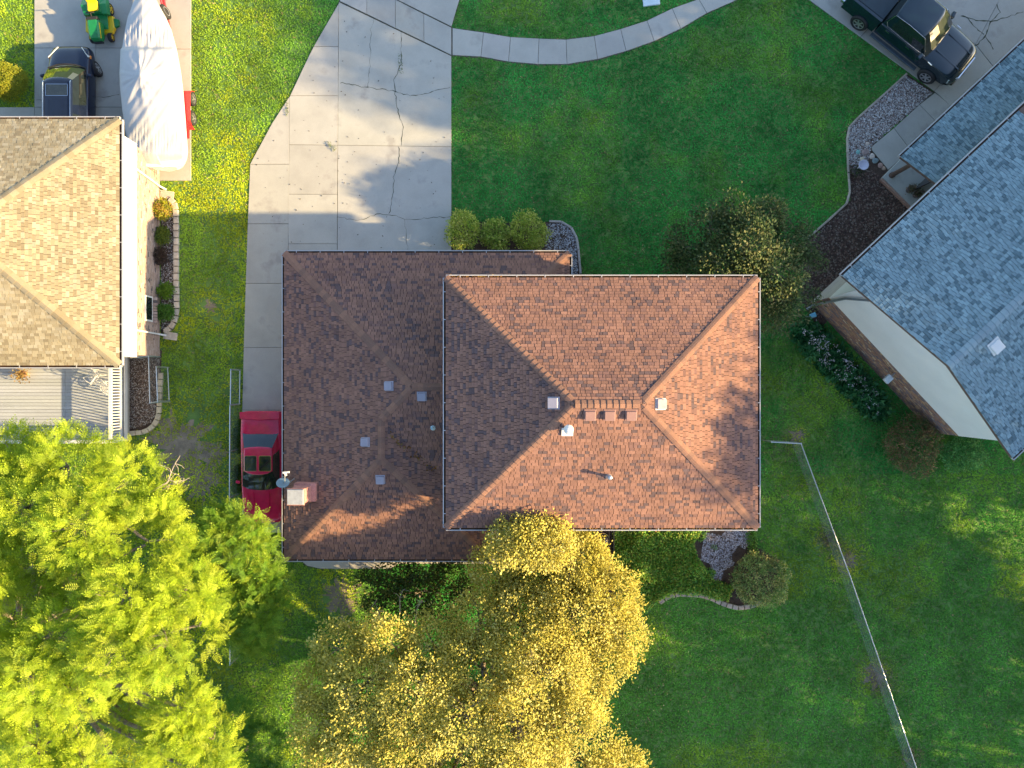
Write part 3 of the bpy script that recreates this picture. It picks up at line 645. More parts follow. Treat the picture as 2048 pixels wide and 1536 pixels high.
m = MB(); m.bar((dx0, ry, DZ + .93), (rx - .07, ry, DZ + .93), .13, .045); m.bar((dx0, ry, DZ + .86), (rx - .05, ry, DZ + .86), .045, .085); m.bar((dx0, ry, DZ + .12), (rx - .05, ry, DZ + .12), .045, .085); m.build("rail", M_white, deck)
bal = MB(); bal.box((0, 0, .37), (.036, .036, .70)); me = bal.build("baluster", M_white, deck, local=True); bme = me.data; bpy.data.objects.remove(me)
def baluster(x, y):
    o = link("baluster", bme, deck); o.location = V3(x, y, DZ + .12) - LOC[deck.name]
y = ry + .12
while y < dy1 - .45: baluster(rx, y); y += .125
x = rx - .13
while x > -24: baluster(x, ry); x -= .125
for (x, y) in ((rx, ry), (rx, dy1 - .42), (rx - 1.9, ry), (rx - 3.8, ry), (rx - 5.7, ry)):
    m = MB(); m.box((x, y, DZ + .48), (.1, .1, 1.0)); m.prism([(x - .07, y - .07), (x + .07, y - .07), (x + .07, y + .07), (x - .07, y + .07)], DZ + .985, DZ + 1.02, bev=.02); m.build("post", M_white, deck)
# white iron chairs on the deck, half under the eave
def iron_chair(loc, rz, label):
    t = thing("patio_chair", label, "chair", loc, rz, group="iron chairs on the deck"); r = .013
    m = MB()
    for x in (-.21, .21):
        for y in (-.2, .2): m.tube([(x, y, 0), (x * .95, y * .95, .43)], r, 6)
    m.build("legs", M_white, t, local=True)
    m = MB(); m.tube([(.24 * math.cos(a), .22 * math.sin(a), .44) for a in [i * math.pi / 8 for i in range(17)]], r, 6)
    for i in range(-3, 4): m.tube([(i * .065, -.2, .44), (i * .065, .2, .44)], .007, 4); m.tube([(-.22, i * .06, .445), (.22, i * .06, .445)], .007, 4)
    m.build("seat", M_white, t, local=True)
    m = MB(); m.tube([(-.23, -.2, .44), (-.25, -.27, .75), (-.18, -.32, .93), (0, -.34, .98), (.18, -.32, .93), (.25, -.27, .75), (.23, -.2, .44)], r, 6)
    for i in range(-3, 4): m.tube([(i * .06, -.21, .44), (i * .075 * (1 if i % 2 else .5), -.28, .7), (i * .05, -.33, .94)], .008, 4)
    m.build("backrest", M_white, t, local=True)
    m = MB()
    for x in (-.26, .26): m.tube([(x * .95, -.26, .68), (x * 1.05, 0, .70), (x * 1.0, .2, .66), (x * .85, .2, .44)], r, 6)
    m.build("armrests", M_white, t, local=True)
cz = DZ + .002
iron_chair(W(212, 776, cz + .4) + V3(0, 0, -.4), 2.4, "white iron lattice chair on the deck, closer to the white railing")
iron_chair(W(188, 752, cz + .4) + V3(0, 0, -.4), .9, "white iron lattice chair on the deck, half under the tan eave")
pot = thing("dried_plant_pot", "small pot with dried brown plant at the tan roof's deck eave", "plant", W(52, 752, cz) ); m = MB(); c = W(52, 748, cz); m.lathe([(.10, 0), (.15, .24), (.17, .25), (.17, .29), (.14, .29)], c, n=14); m.build("pot", pm("terracotta", (.38, .2, .11), rough=.8), pot)
n = 260; pos = np.array(c)[None] + np.array([0, -.05, .36])[None] + NR.normal(size=(n, 3)) * np.array([.16, .16, .09]); T4 = np.array([(0, 0, 0), (.5, .25, .04), (1, 0, 0), (.5, -.25, .04)]); F4 = np.array([(0, 1, 2, 3)])
X = rand_dir(n); Z = unit(rand_dir(n) + [0, 0, 1.]); Y = unit(np.cross(Z, X)); X = np.cross(Y, Z); V_, F_ = instance_mesh(T4, F4, pos, X, Y, Z, NR.uniform(.06, .13, n)); fast_mesh("foliage", V_, F_, M_leaf, pot, pal([(.35, .22, .08), (.28, .18, .06), (.4, .3, .1)], n))

# ---------------------------------------------------------------- grey-roofed house
E1 = Vector((math.cos(math.radians(43.1)), math.sin(math.radians(43.1)), 0)); E2 = Vector((E1.y, -E1.x, 0))
GZ, GP = 5.15, 6.45
A = W(1684, 552, GZ); Cc = W(2026, 914, GZ); wid = (Cc - A).dot(E2); Cc = A + E2 * wid; Bp = A + E2 * (wid / 2) + V3(0, 0, GP - GZ); GS = (GP - GZ) / (wid / 2)
LG = 16.0
grey = thing("grey_roofed_house", "house with grey shingle gable roof, pale siding and brick wall", "house", V3(19, 6, 0))
gp = {'n': ([[A, A + E1 * LG, Bp + E1 * LG, Bp]], A, -E1, E2 + V3(0, 0, GS)), 's': ([[Cc, Cc + E1 * LG, Bp + E1 * LG, Bp]], Cc, E1, -E2 + V3(0, 0, GS))}
PZ = 2.85; D = W(1801, 314, PZ); pd = (D - A).dot(-E2); PS = .30; pw = pd + .5; al = (D - A).dot(E1)
Dw = D + E2 * pw + V3(0, 0, PS * pw); gp['p'] = ([[D, D + E1 * 11, Dw + E1 * 11, Dw]], D, -E1, E2 + V3(0, 0, PS))
m = MB()
for polys, *_ in gp.values():
    for q in polys: m.poly(q); m.poly([p - V3(0, 0, .14) for p in q])
for a, b in ((A, Bp), (Bp, Cc), (D, Dw)): m.poly([a, b, b - V3(0, 0, .14), a - V3(0, 0, .14)])
groof = m.build("roof", pm("rake_brown", (.13, .085, .07), rough=.8), grey)
GG = ((.24, .345, .385), (.22, .315, .355), (.195, .285, .32), (.115, .18, .21)); pieces = []
for i, (polys, o_, u_, v_) in enumerate(gp.values()):
    q = polys[0]; Lc = 9.0 if i == 0 else (5.0 if i == 1 else 8.5)
    q = [q[0], q[0] + E1 * Lc, q[3] + E1 * Lc, q[3]]
    pieces += tile_plane([q], o_, u_, v_, .13, (.12, .15, .15, .19), GG, (4, 4, 3, 2.6), 111 + i, thick=.03, gap=.016)
M_shing_g = pm("shingle_grey", (1, 1, 1), rough=.9, var=.08, scale=1.1, fine=.2, fscale=70, bump=.35, bscale=120, tint=True, spec=.3)
lay(pieces, groof, M_shing_g, "shingle", "shingles", 300, V3(14.5, 4.0, 8))
un1 = (E2 + V3(0, 0, -GS)).normalized(); un2 = (-E2 + V3(0, 0, -GS)).normalized()
ridge_caps(groof, Bp, Bp + E1 * 6, un2, un1, M_shing_g, [(.25, .335, .38), (.22, .30, .345), (.27, .36, .40)], step=.22, half=.17)
gutter(grey, A, A + E1 * LG, -E2); gutter(grey, Cc, Cc + E1 * LG, E2); gutter(grey, D, D + E1 * 11, -E2, w=.10)
# gable wall: brick below, pale lap siding above
wa = A + E1 * .42 + E2 * .95; wb = Cc + E1 * .42 - E2 * .42; bz = 1.95
def gp3(p, z): return V3(p.x, p.y, z)
hz = lambda p: GZ - .15 + GS * min((p - A).dot(E2), wid - (p - A).dot(E2)) 
back = E1 * 14
m = MB(); m.prism([wa, wb, wb + back, wa + back], 0, bz); m.build("wall", M_mortar, grey)
m = MB(); pk = Bp + E1 * .42
m.mesh([gp3(wa, bz + .003), gp3(wb, bz + .003), gp3(wb, hz(wb)), gp3(pk, GP - .16), gp3(wa, hz(wa)), gp3(wa + back, bz + .003), gp3(wb + back, bz + .003), gp3(wb + back, hz(wb)), gp3(pk + back, GP - .16), gp3(wa + back, hz(wa))],
       [(0, 1, 2, 3, 4), (9, 8, 7, 6, 5), (4, 9, 5, 0), (1, 6, 7, 2), (2, 7, 8, 3), (3, 8, 9, 4), (0, 5, 6, 1)])
m.build("upper_wall", M_siding, grey)
M_sidg = pm("grey_siding", (.78, .78, .75), rough=.65, var=.04, scale=.8, fine=.03)
d = (wb - wa).normalized(); Lw = (wb - wa).length; i = 0; z = bz + .004
while z < GP - .3:       # lap boards, each a piece
    lo = 0.0; hi = Lw; top = z + .17
    f = lambda s: hz(wa + d * s)
    ss = [s for s in np.linspace(0, Lw, 160) if f(s) > top + .02]
    if len(ss) > 2:
        a_, b_ = wa + d * ss[0], wa + d * ss[-1]; o1, o2 = -E1 * .030, -E1 * .012
        MB().mesh([gp3(a_ + o1, z), gp3(b_ + o1, z), gp3(b_ + o2, top), gp3(a_ + o2, top), gp3(a_ - E1 * .002, z), gp3(b_ - E1 * .002, z)], [(0, 1, 2, 3), (5, 4, 0, 1)[::-1]]).build("siding_board", M_sidg, grey)
    z += .172
RB = ((.33, .19, .12), (.27, .15, .11), (.22, .17, .16), (.42, .27, .15), (.15, .115, .12), (.52, .42, .28)); RWt = (4, 4, 3, 2.5, 3, .6)
pieces = tile_plane([[gp3(wa, .02), gp3(wb, .02), gp3(wb, bz - .01), gp3(wa, bz - .01)]], gp3(wa, 0), d, (0, 0, 1), .075, (.21, .21, .105), RB, RWt, 131, thick=.014, gap=.011, vgap=.010)
m = MB(); [m.mesh(p[0], p[1], p[2]) for p in pieces]; o = m.build("bricks", M_brickp, grey, tint=True); o["kind"] = "stuff"
M_dspout = pm("downspout_grey", (.20, .22, .23), rough=.5)
q0 = A - E2 * .06 + E1 * .1; pc = wa - E1 * .06
m = MB(); m.tube([gp3(q0 + E2 * .9, GZ - .05), gp3(wa + d * .55 - E1 * .1, GZ - .35), gp3(wa + d * .2 - E1 * .09, 3.2), gp3(wa + d * .12 - E1 * .09, .2), gp3(wa + d * .1 - E1 * .35, .08)], .06, 4); m.build("downspout", M_dspout, grey)
c = W(1990, 690, GZ + .6); box_vent(grey, 1990, 692, zroof(1990, 692, lambda x, y: GZ + GS * (wid - (V3(x, y, 0) - A).dot(E2))), (E2.x * GS, E2.y * GS, 1), M_white, .42)
# porch: slab, brick footing edge, round post, wall behind
psl = [W(1761, 357), W(1799, 319), W(1905, 219), W(1990, 300), W(1823, 420)]
m = MB(); m.prism(psl, 0, .18, bev=.01, t=(.95, 1, 1.02)); m.build("porch_slab", M_conc, grey, tint=True)
m = MB(); m.bar(W(1759, 360) + V3(0, 0, .08), W(1824, 424) + V3(0, 0, .08), .10, .19); m.build("porch_footing", M_brickm, grey)
pb = W(1779, 353); m = MB(); m.lathe([(.13, .17), (.13, .3), (.10, .32), (.09, 1.4), (.085, PZ - .1)], pb, n=14); m.build("porch_post", pm("post_brown", (.10, .065, .05), rough=.7, var=.2), grey)
m = MB(); m.bar(D + E1 * .15 + E2 * .3 - V3(0, 0, .22), D + E1 * 10 + E2 * .3 - V3(0, 0, .22), .12, .15); m.build("porch_beam", M_siding, grey)
dm = MB(); pdw = A + E2 * .40 + E1 * (al + 1.0); dm.bar(gp3(pdw, 1.2), gp3(pdw + E1 * .9, 1.2), .05, 2.0); dm.build("porch_door", pm("door_dark", (.03, .03, .035), rough=.4), grey)
# odds and ends on the porch and bed
def potted(px, py, z, r, h, label, leaf, n=120, hh=.25):
    c = W(px, py, z); t = thing("potted_plant", label, "plant", c)
    MB().lathe([(r * .7, 0), (r, h), (r * 1.08, h), (r * 1.08, h + .03), (r * .9, h + .03)], c, n=14).build("pot", pm("pot_dark", (.10, .08, .07), rough=.7), t)
    pos = np.array(c)[None] + [0, 0, h + hh * .5] + NR.normal(size=(n, 3)) * [r * .7, r * .7, hh * .35]
    X = rand_dir(n); Z = unit(rand_dir(n) + [0, 0, 1.]); Y = unit(np.cross(Z, X)); X = np.cross(Y, Z); V_, F_ = instance_mesh(T4, F4, pos, X, Y, Z, NR.uniform(.06, .12, n)); fast_mesh("foliage", V_, F_, M_leaf, t, pal(leaf, n))
potted(1816, 381, .18, .15, .25, "dark potted plant on the porch, farther from the wall", [(.12, .09, .05), (.06, .1, .03), (.2, .12, .06)])
potted(1829, 391, .18, .14, .22, "dark potted plant on the porch, closest to the gutter", [(.16, .10, .08), (.06, .09, .03)])
potted(1709, 345, 0, .2, .2, "dark plant pot beside the bird bath", [(.03, .06, .02), (.05, .08, .03)])
bb = thing("bird_bath", "round pale lavender bird bath in the mulch bed", "bird bath", W(1727, 331, .0)); c = W(1727, 330, .65); c.z = 0
m = MB(); m.lathe([(.16, 0), (.14, .05), (.07, .12), (.06, .5), (.09, .58)], c, n=18); m.build("pedestal", pm("bath_stone", (.52, .50, .60), rough=.6, var=.1, scale=7), bb, smooth=True)
m = MB(); m.lathe([(.08, .56), (.19, .62), (.225, .68), (.21, .685), (.15, .645), (.02, .63)], c, n=24); m.build("bowl", MATS["bath_stone"], bb, smooth=True)
def rock(px, py, s, col, label, cat="rock", name="rock", h=.5, grp=None):
    c = W(px, py); m = MB(); rr = random.Random(px * 7 + py); n = 9
    rings = []
    for zz, q in ((-.02, .9), (s * h * .5, 1.05), (s * h, .6)): rings.append([V3(c.x + math.cos(a) * s * q * rr.uniform(.75, 1.1), c.y + math.sin(a) * s * q * rr.uniform(.75, 1.1), max(0, zz)) for a in [2 * math.pi * i / n for i in range(n)]])
    m.loft(rings); o = m.build(name, pm("rock_%d_%d_%d" % tuple(int(x * 100) for x in col), col, rough=.9, var=.2, scale=9, bump=.3), None, bevel=.01)
    return tag(o, label, cat, grp)
for (px, py, s, col, lab) in [(1734, 288, .10, (.55, .45, .38), "small cream stone at the pebble bed's lower end"), (1730, 305, .17, (.30, .23, .21), "brown square stone between pebbles and bird bath"), (1716, 304, .11, (.2, .42, .38), "green-tinted stone above the bird bath"),
                              (1744, 313, .14, (.55, .47, .40), "cream stone at the front walk's rounded corner"), (1724, 319, .12, (.5, .42, .3), "cream stone touching the bird bath"), (1750, 322, .15, (.18, .24, .25), "dark teal stone along the front walk's end"),
                              (1760, 331, .13, (.36, .24, .2), "reddish stone along the front walk's end"), (1767, 337, .10, (.42, .3, .22), "small tan stone by the porch slab")]: rock(px, py, s, col, lab)
wl_ = thing("wall_lamp", "pale blue wall lamp on the brick wall of the grey-roofed house", "lamp", W(1772, 757, 1.2)); c = wa + d * ((W(1750, 750) - wa).dot(d)); m = MB(); m.bar(gp3(c - E1 * .02, 1.5), gp3(c - E1 * .3, 1.55), .06, .06); m.build("arm", M_metal, wl_); m = MB(); m.box(gp3(c - E1 * .38, 1.5), (.34, .28, .16), math.radians(43)); m.build("shade", pm("lamp_pale", (.6, .68, .72), rough=.3), wl_, bevel=.03)
sp_ = thing("hose_spigot", "blue hose tap on a post beside the downspout", "hose tap", W(1614, 632)); c = W(1612, 634); m = MB(); m.lathe([(.03, 0), (.03, .7)], c, n=8); m.build("post", M_metal, sp_); m = MB(); m.box((c.x, c.y, .74), (.26, .2, .12), .4); m.build("box", pm("tap_blue", (.12, .36, .50), rough=.4), sp_, bevel=.02)
m = MB(); q = [W(1626, 640), W(1628, 655), W(1636, 668), W(1644, 676)]; m.tube([p + V3(0, 0, .35) for p in q], .012, 6); tag(m.build("garden_hose", pm("hose_pale", (.45, .42, .40), rough=.5)), "thin pale hose end beside the flowering plants", "hose")
ub = W(1302, 3); m = MB(); m.box((ub.x, ub.y, .05), (.75, .42, .10), .12); tag(m.build("utility_cover", pm("cover_pale", (.55, .66, .72), rough=.5, var=.08), None, bevel=.02), "pale blue utility box lid in the grass above the sidewalk", "utility box")
# satellite dish standing on the lower roof's edge
sd = thing("satellite_dish", "blue-grey satellite dish on the brown roof edge beside the chimney", "dish", W(575, 958, 3.1)); fc = W(566, 967, 3.75)
M_dish = pm("dish_grey", (.16, .25, .32), rough=.45, var=.08)
ax = Vector((.15, .72, .68)).normalized(); m = MB(); m.lathe([(.0, 0), (.08, .006), (.17, .026), (.25, .056), (.255, .052), (.17, .014), (.08, -.006), (0, -.012)], fc, ax, 24); m.build("reflector", M_dish, sd, smooth=True)
m = MB(); m.tube([fc - ax * .03, fc - ax * .12 + V3(.05, 0, -.15), V3(fc.x + .25, fc.y + .1, zl(fc.x + .3))], .025, 8); m.build("mast", M_metal, sd)
ln = fc + V3(.11, .42, .12); m = MB(); m.tube([fc + V3(.05, -.2, -.05), ln], .018, 6); m.build("feed_arm", M_metal, sd)
m = MB(); m.box(ln + V3(.05, .03, 0), (.26, .07, .07), .1); m.box(ln + V3(.03, -.05, 0), (.08, .12, .06), .3); m.build("receiver", M_white, sd)
pv = W(604, 965, zl(-8.6)); MB().lathe([(.035, 0), (.035, .3)], W(602, 968, 3.15), n=8).build("vent_pipe", M_pvc, house)
# ---------------------------------------------------------------- vehicles (local axes: x forward, y left, z up)
def car_body(root, stations, mat, sub=2, name="body"):
    rings = []
    for x, w, zb, zs_, zt in stations:
        h = [(w * .86, zb), (w * .985, zb + .10), (w, (zb + zs_) / 2), (w * .985, zs_ - .09), (w * .93, zs_), (w * .62, zt - .008), (w * .25, zt)]
        rings.append([V3(x, -y, z) for y, z in h] + [V3(x, y, z) for y, z in reversed(h)])
    m = MB(); m.loft(rings); return m.build(name, mat, root, local=True, smooth=True, subsurf=sub)

def cabin(root, F, B, wb, wr, zb, zr, bow, mroof, pillars=(0, 3, 6), crown=.05, pil_mat=None, rearglass=True):
    """F = (x belt, x roof) at the front; B likewise at the back; curved windscreen, side windows, rear window, crowned roof"""
    nf, ns = 7, 7
    def ring(xf, xb, w, z, bw):
        pts = []
        for i in range(nf): t = i / (nf - 1) * 2 - 1; pts.append(V3(xf + bw * (1 - t * t) - bw * .35 * abs(t) ** 6, w * t, z))
        for i in range(1, ns): s = i / (ns - 1); pts.append(V3(xf - bw * .35 + (xb - xf + bw * .35) * s, w * (1 + .02 * math.sin(s * math.pi)), z))
        for i in range(1, nf): t = 1 - i / (nf - 1) * 2; pts.append(V3(xb - bw * .5 * (1 - t * t), w * t, z))
        for i in range(1, ns - 1): s = i / (ns - 1); pts.append(V3(xb + (xf - bw * .35 - xb) * s, -w * (1 + .02 * math.sin(s * math.pi)), z))
        return pts
    lo, hi = ring(F[0], B[0], wb, zb, bow), ring(F[1], B[1], wr, zr, bow * .8); n = len(lo)
    mid = [a.lerp(b, .55) + (Vector((a.x - (F[0] + B[0]) / 2, a.y, 0)).normalized() * .02) for a, b in zip(lo, hi)]
    parts = {'windshield': MB(), 'rear_window': MB(), 'side_window_l': MB(), 'side_window_r': MB(), 'pillar': MB(), 'pillar_l': MB(), 'pillar_r': MB()}
    for i in range(n):
        j = (i + 1) % n
        if i < nf - 1: k = 'windshield'
        elif i < nf - 1 + ns - 1: k = 'pillar_l' if (i - nf + 1) in pillars[1:] else 'side_window_l'
        elif i < 2 * (nf - 1) + ns - 1: k = 'rear_window' if rearglass else 'pillar'
        else: k = 'pillar_r' if (ns - 2 - (i - 2 * (nf - 1) - ns + 1)) in pillars[1:] else 'side_window_r'
        parts[k].poly([lo[i], lo[j], mid[j], mid[i]]); parts[k].poly([mid[i], mid[j], hi[j], hi[i]])
    for k, mb in parts.items():
        if mb.f: mb.build(k[:-2] if k[-2:] in ('_l', '_r') else k, (pil_mat or mroof) if k.startswith('pillar') else M_glass, root, local=True, smooth=True)
    cx = (F[1] + B[1]) / 2; c = V3(cx, 0, zr); rings = []
    for s, dz in ((1.015, -.012), (1.0, .012), (.86, crown * .55), (.55, crown * .85), (.2, crown)): rings.append([c + (p - c) * s + V3(0, 0, dz) for p in hi])
    m = MB(); m.loft(rings, True, True, True); return m.build("roof", mroof, root, local=True, smooth=True)

def wheel(root, x, y, r, w, side, spokes=5, mrim=None, steer=0.0, name="wheel", ax=None):
    mrim = mrim or M_rim; ax = ax or Vector((math.sin(-steer) * side, math.cos(steer) * side, 0)); c = V3(x, y, r); a = MB()
    a.lathe([(r * .62, -w / 2), (r * .9, -w / 2), (r, -w * .36), (r, w * .36), (r * .9, w / 2), (r * .66, w / 2), (r * .62, w * .42)], c, ax, 24); wo = a.build(name, M_black, root, local=True, smooth=False)
    b = MB(); b.lathe([(r * .64, w * .30), (r * .64, w * .47), (r * .58, w * .47), (r * .56, w * .32)], c, ax, 24); b.lathe([(r * .17, w * .2), (r * .17, w * .44), (r * .10, w * .47)], c, ax, 10)
    u = ax.orthogonal().normalized(); v = ax.cross(u)
    for i in range(spokes):
        t = 2 * math.pi * i / spokes + .3; d_ = u * math.cos(t) + v * math.sin(t); b.bar(c + ax * w * .42 + d_ * r * .12, c + ax * w * .40 + d_ * r * .6, r * .17, w * .10, up=ax)
    b.build("rim", mrim, wo, local=True)
    MB().lathe([(r * .57, w * .1), (r * .57, w * .2)], c, ax, 18).build("brake", M_black, wo, local=True)
def plate(root, name, mat, x0, x1, y0, y1, z, h=.012, sl=0.0, r=.05):
    pts = []
    for cx, cy, a0 in ((x1 - r, y1 - r, 0), (x0 + r, y1 - r, 90), (x0 + r, y0 + r, 180), (x1 - r, y0 + r, 270)):
        for k in range(4): a = math.radians(a0 + k * 30); pts.append((cx + r * math.cos(a), cy + r * math.sin(a)))
    m = MB(); n = len(pts); lo = [V3(x, y, z - .02 + sl * (x - x0) - .05 * (y) ** 2 * .3) for x, y in pts]; hi = [p + V3(0, 0, h + .02) for p in lo]
    m.loft([lo, hi]); return m.build(name, mat, root, local=True)

# black pickup
M_pblack = pm("paint_black", (.006, .022, .034), rough=.2, var=.1, spec=.7, coat=.6, metal=.2)  # blue of the reflected sky is mixed into the black base colour
tr = thing("pickup_truck", "black crew-cab pickup truck with chrome trim on the shaded driveway", "truck", V3(17.30, 15.42, .05), math.radians(-38.6))
car_body(tr, [(2.92, .62, .50, .82, .84), (2.86, .86, .42, .98, 1.02), (2.6, .97, .36, 1.10, 1.16), (2.0, 1.0, .36, 1.16, 1.24), (1.3, 1.0, .38, 1.20, 1.28), (.6, 1.0, .38, 1.22, 1.27), (-.6, 1.0, .38, 1.22, 1.26), (-1.15, 1.0, .38, 1.22, 1.24), (-1.2, 1.0, .38, 1.22, 1.24)], M_pblack)
bm_ = MB()
for s in (-1, 1):
    bm_.loft([[V3(x, s * .99, .46), V3(x, s * 1.0, 1.0), V3(x, s * .97, 1.27), V3(x, s * .85, 1.27), V3(x, s * .84, .75), V3(x, s * .8, .46)] for x in (-1.22, -1.8, -2.4, -2.95)])
bm_.box((-2.93, 0, .9), (.07, 1.7, .72)); bm_.box((-1.25, 0, .95), (.05, 1.7, .6)); bm_.box((-2.1, 0, .66), (1.7, 1.7, .1)); bm_.build("bed", M_pblack, tr, local=True)
plate(tr, "bed_cover", pm("tonneau_black", (.012, .030, .045), rough=.55, var=.12), -2.9, -1.24, -.83, .83, 1.275, .02)
cabin(tr, (1.22, .55), (-1.16, -.95), .93, .74, 1.22, 1.86, .10, M_pblack, pillars=(0, 5))
m = MB(); [m.bar((2.62, y, 1.155), (1.35, y * 1.05, 1.29), .05, .03) for y in (-.42, .42)]; m.build("hood_crease", M_pblack, tr, local=True)
m = MB()
for s in (-1, 1):
    m.tube([V3(1.12, s * .935, 1.245), V3(.2, s * .955, 1.25), V3(-.9, s * .94, 1.26), V3(-1.05, s * .90, 1.40), V3(-.96, s * .79, 1.83)], .013, 6); m.tube([V3(1.1, s * .92, 1.27), V3(.6, s * .77, 1.84), V3(-.3, s * .755, 1.87), V3(-.95, s * .77, 1.84)], .010, 6)
    for x in (.35, -.75): m.box((x, s * 1.005, 1.08), (.20, .03, .035))
    m.tube([V3(1.62, s * 1.0, 1.17), V3(1.40, s * 1.0, 1.19)], .02, 6)
m.build("chrome_trim", M_chrome, tr, local=True)
for s in (-1, 1):
    m = MB(); m.box((.98, s * 1.14, 1.30), (.16, .26, .20), s * .2); m.build("mirror", M_pblack, tr, local=True, bevel=.03)
    m = MB(); m.box((.06, s * 1.04, .40), (2.5, .17, .06)); m.build("running_board", pm("step_grey", (.10, .13, .16), rough=.3, metal=.5), tr, local=True, bevel=.015)
    m = MB(); m.loft([[V3(2.84, s * .60, .78), V3(2.84, s * .60, .99), V3(2.60, s * .93, .99), V3(2.66, s * .94, .80)], [V3(2.90, s * .60, .79), V3(2.88, s * .60, 1.0), V3(2.62, s * .955, 1.0), V3(2.68, s * .965, .81)]]); m.build("headlight", pm("lamp_clear", (.55, .6, .62), rough=.1, coat=.5), tr, local=True)
    for x in (1.88, -1.88): wheel(tr, x, s * .93, .41, .28, s, 6)
m = MB(); m.loft([[V3(2.6, -.97, .48), V3(2.88, -.8, .48), V3(2.98, 0, .48), V3(2.88, .8, .48), V3(2.6, .97, .48)], [V3(2.62, -.98, .64), V3(2.92, -.8, .64), V3(3.02, 0, .64), V3(2.92, .8, .64), V3(2.62, .98, .64)]], closed=False, cap0=False, cap1=False); m.build("front_bumper", M_chrome, tr, local=True, solid=.04)
m = MB(); [m.box((2.90, 0, .74 + i * .07), (.05, 1.15, .03)) for i in range(4)]; m.build("grille", M_chrome, tr, local=True)
m = MB(); m.box((-3.05, 0, .55), (.2, 1.7, .2)); m.build("rear_bumper", M_chrome, tr, local=True, bevel=.03)
m = MB(); m.box((0, 0, .5), (4.6, 1.3, .2)); m.build("chassis", M_black, tr, local=True)

# dark blue SUV
M_pblue = pm("paint_navy", (.006, .011, .030), rough=.2, var=.1, spec=.5, coat=.3)
sv = thing("parked_suv", "dark navy SUV half under the tan roof's eave beside the boat", "car", V3(-19.12, 12.45, .05), math.radians(90))
car_body(sv, [(2.24, .55, .42, .62, .64), (2.18, .76, .32, .74, .78), (1.95, .87, .28, .84, .90), (1.4, .90, .28, .95, 1.02), (.95, .91, .28, 1.0, 1.06), (.3, .92, .28, 1.02, 1.06), (-1.2, .92, .28, 1.04, 1.08), (-1.9, .90, .30, 1.06, 1.10), (-2.2, .80, .38, .98, 1.0), (-2.25, .6, .45, .9, .92)], M_pblue)
cabin(sv, (1.12, .36), (-2.05, -1.75), .83, .62, 1.03, 1.68, .12, M_pblue, pillars=(0, 3, 5), pil_mat=M_pblue)
plate(sv, "sunroof", M_glass, -.32, .12, -.44, .44, 1.725, .012, r=.08); m = MB(); 
for a, b in (((-.34, -.46), (-.34, .46)), ((.14, -.46), (.14, .46)), ((-.34, -.46), (.14, -.46)), ((-.34, .46), (.14, .46))): m.bar((*a, 1.728), (*b, 1.728), .018, .014)
m.build("sunroof_frame", M_chrome, sv, local=True)
m = MB(); [m.tube([V3(.30, s * .57, 1.70), V3(.2, s * .575, 1.745), V3(-1.5, s * .575, 1.745), V3(-1.65, s * .57, 1.70)], .018, 6) for s in (-1, 1)]; m.build("roof_rack", M_chrome, sv, local=True)
m = MB(); [m.bar((-.5, y, 1.727), (-1.6, y, 1.722), .03, .012) for y in (-.3, -.1, .1, .3)]; m.build("roof_ribs", M_pblue, sv, local=True)
for s in (-1, 1):
    m = MB(); m.box((.78, s * 1.01, 1.06), (.12, .2, .14), s * .25); m.build("mirror", M_pblue, sv, local=True, bevel=.03)
    m = MB(); m.loft([[V3(2.12, s * .50, .68), V3(2.1, s * .50, .82), V3(1.62, s * .85, .93), V3(1.7, s * .88, .76)], [V3(2.17, s * .50, .69), V3(2.12, s * .52, .835), V3(1.63, s * .865, .945), V3(1.72, s * .90, .77)]]); m.build("headlight", MATS["lamp_clear"], sv, local=True)
    m = MB(); m.box((1.68, s * .885, .80), (.14, .04, .07)); m.build("indicator", pm("amber", (.6, .2, .03), rough=.2), sv, local=True)
    wheel(sv, 1.38, s * .86, .34, .22, s, 5, steer=.32); wheel(sv, -1.35, s * .84, .34, .22, s, 5)
m = MB(); m.box((-.1, 0, .42), (3.4, 1.2, .2)); m.build("chassis", M_black, sv, local=True)
m = MB(); m.tube([V3(1.12, -.80, 1.05), V3(1.24, -.4, 1.08), V3(1.27, 0, 1.09), V3(1.24, .4, 1.08), V3(1.12, .80, 1.05)], .03, 5); m.build("wiper_cowl", M_black, sv, local=True)

# red coupe with twin roof panels, nose towards the trees
M_pred = pm("paint_red", (.60, .014, .075), rough=.2, var=.12, spec=.5, coat=.45)
rc = thing("red_coupe", "red sports coupe with two glass roof panels beside the brown-roofed house", "car", V3(-10.84, -3.60, .05), math.radians(-90))
car_body(rc, [(2.46, .55, .30, .48, .50), (2.40, .78, .24, .56, .60), (2.1, .87, .20, .66, .72), (1.5, .89, .20, .76, .82), (.9, .90, .20, .84, .88), (.2, .91, .20, .86, .90), (-.8, .92, .20, .88, .92), (-1.5, .92, .20, .92, .98), (-2.1, .90, .24, .92, .99), (-2.38, .86, .30, .86, .92), (-2.44, .78, .36, .74, .78)], M_pred)
cabin(rc, (.86, .16), (-1.60, -.86), .80, .60, .86, 1.22, .14, M_pred, pillars=(0, 4, 5), crown=.03)
for y0, y1 in ((-.56, -.06), (.06, .56)):
    plate(rc, "roof_panel", M_glass, -.52, .10, y0, y1, 1.245, .014, r=.06); m = MB()
    for a, b in (((-.53, y0), (-.53, y1)), ((.11, y0), (.11, y1)), ((-.53, y0), (.11, y0)), ((-.53, y1), (.11, y1))): m.bar((*a, 1.252), (*b, 1.252), .016, .012)
    m.build("panel_trim", M_chrome, rc, local=True)
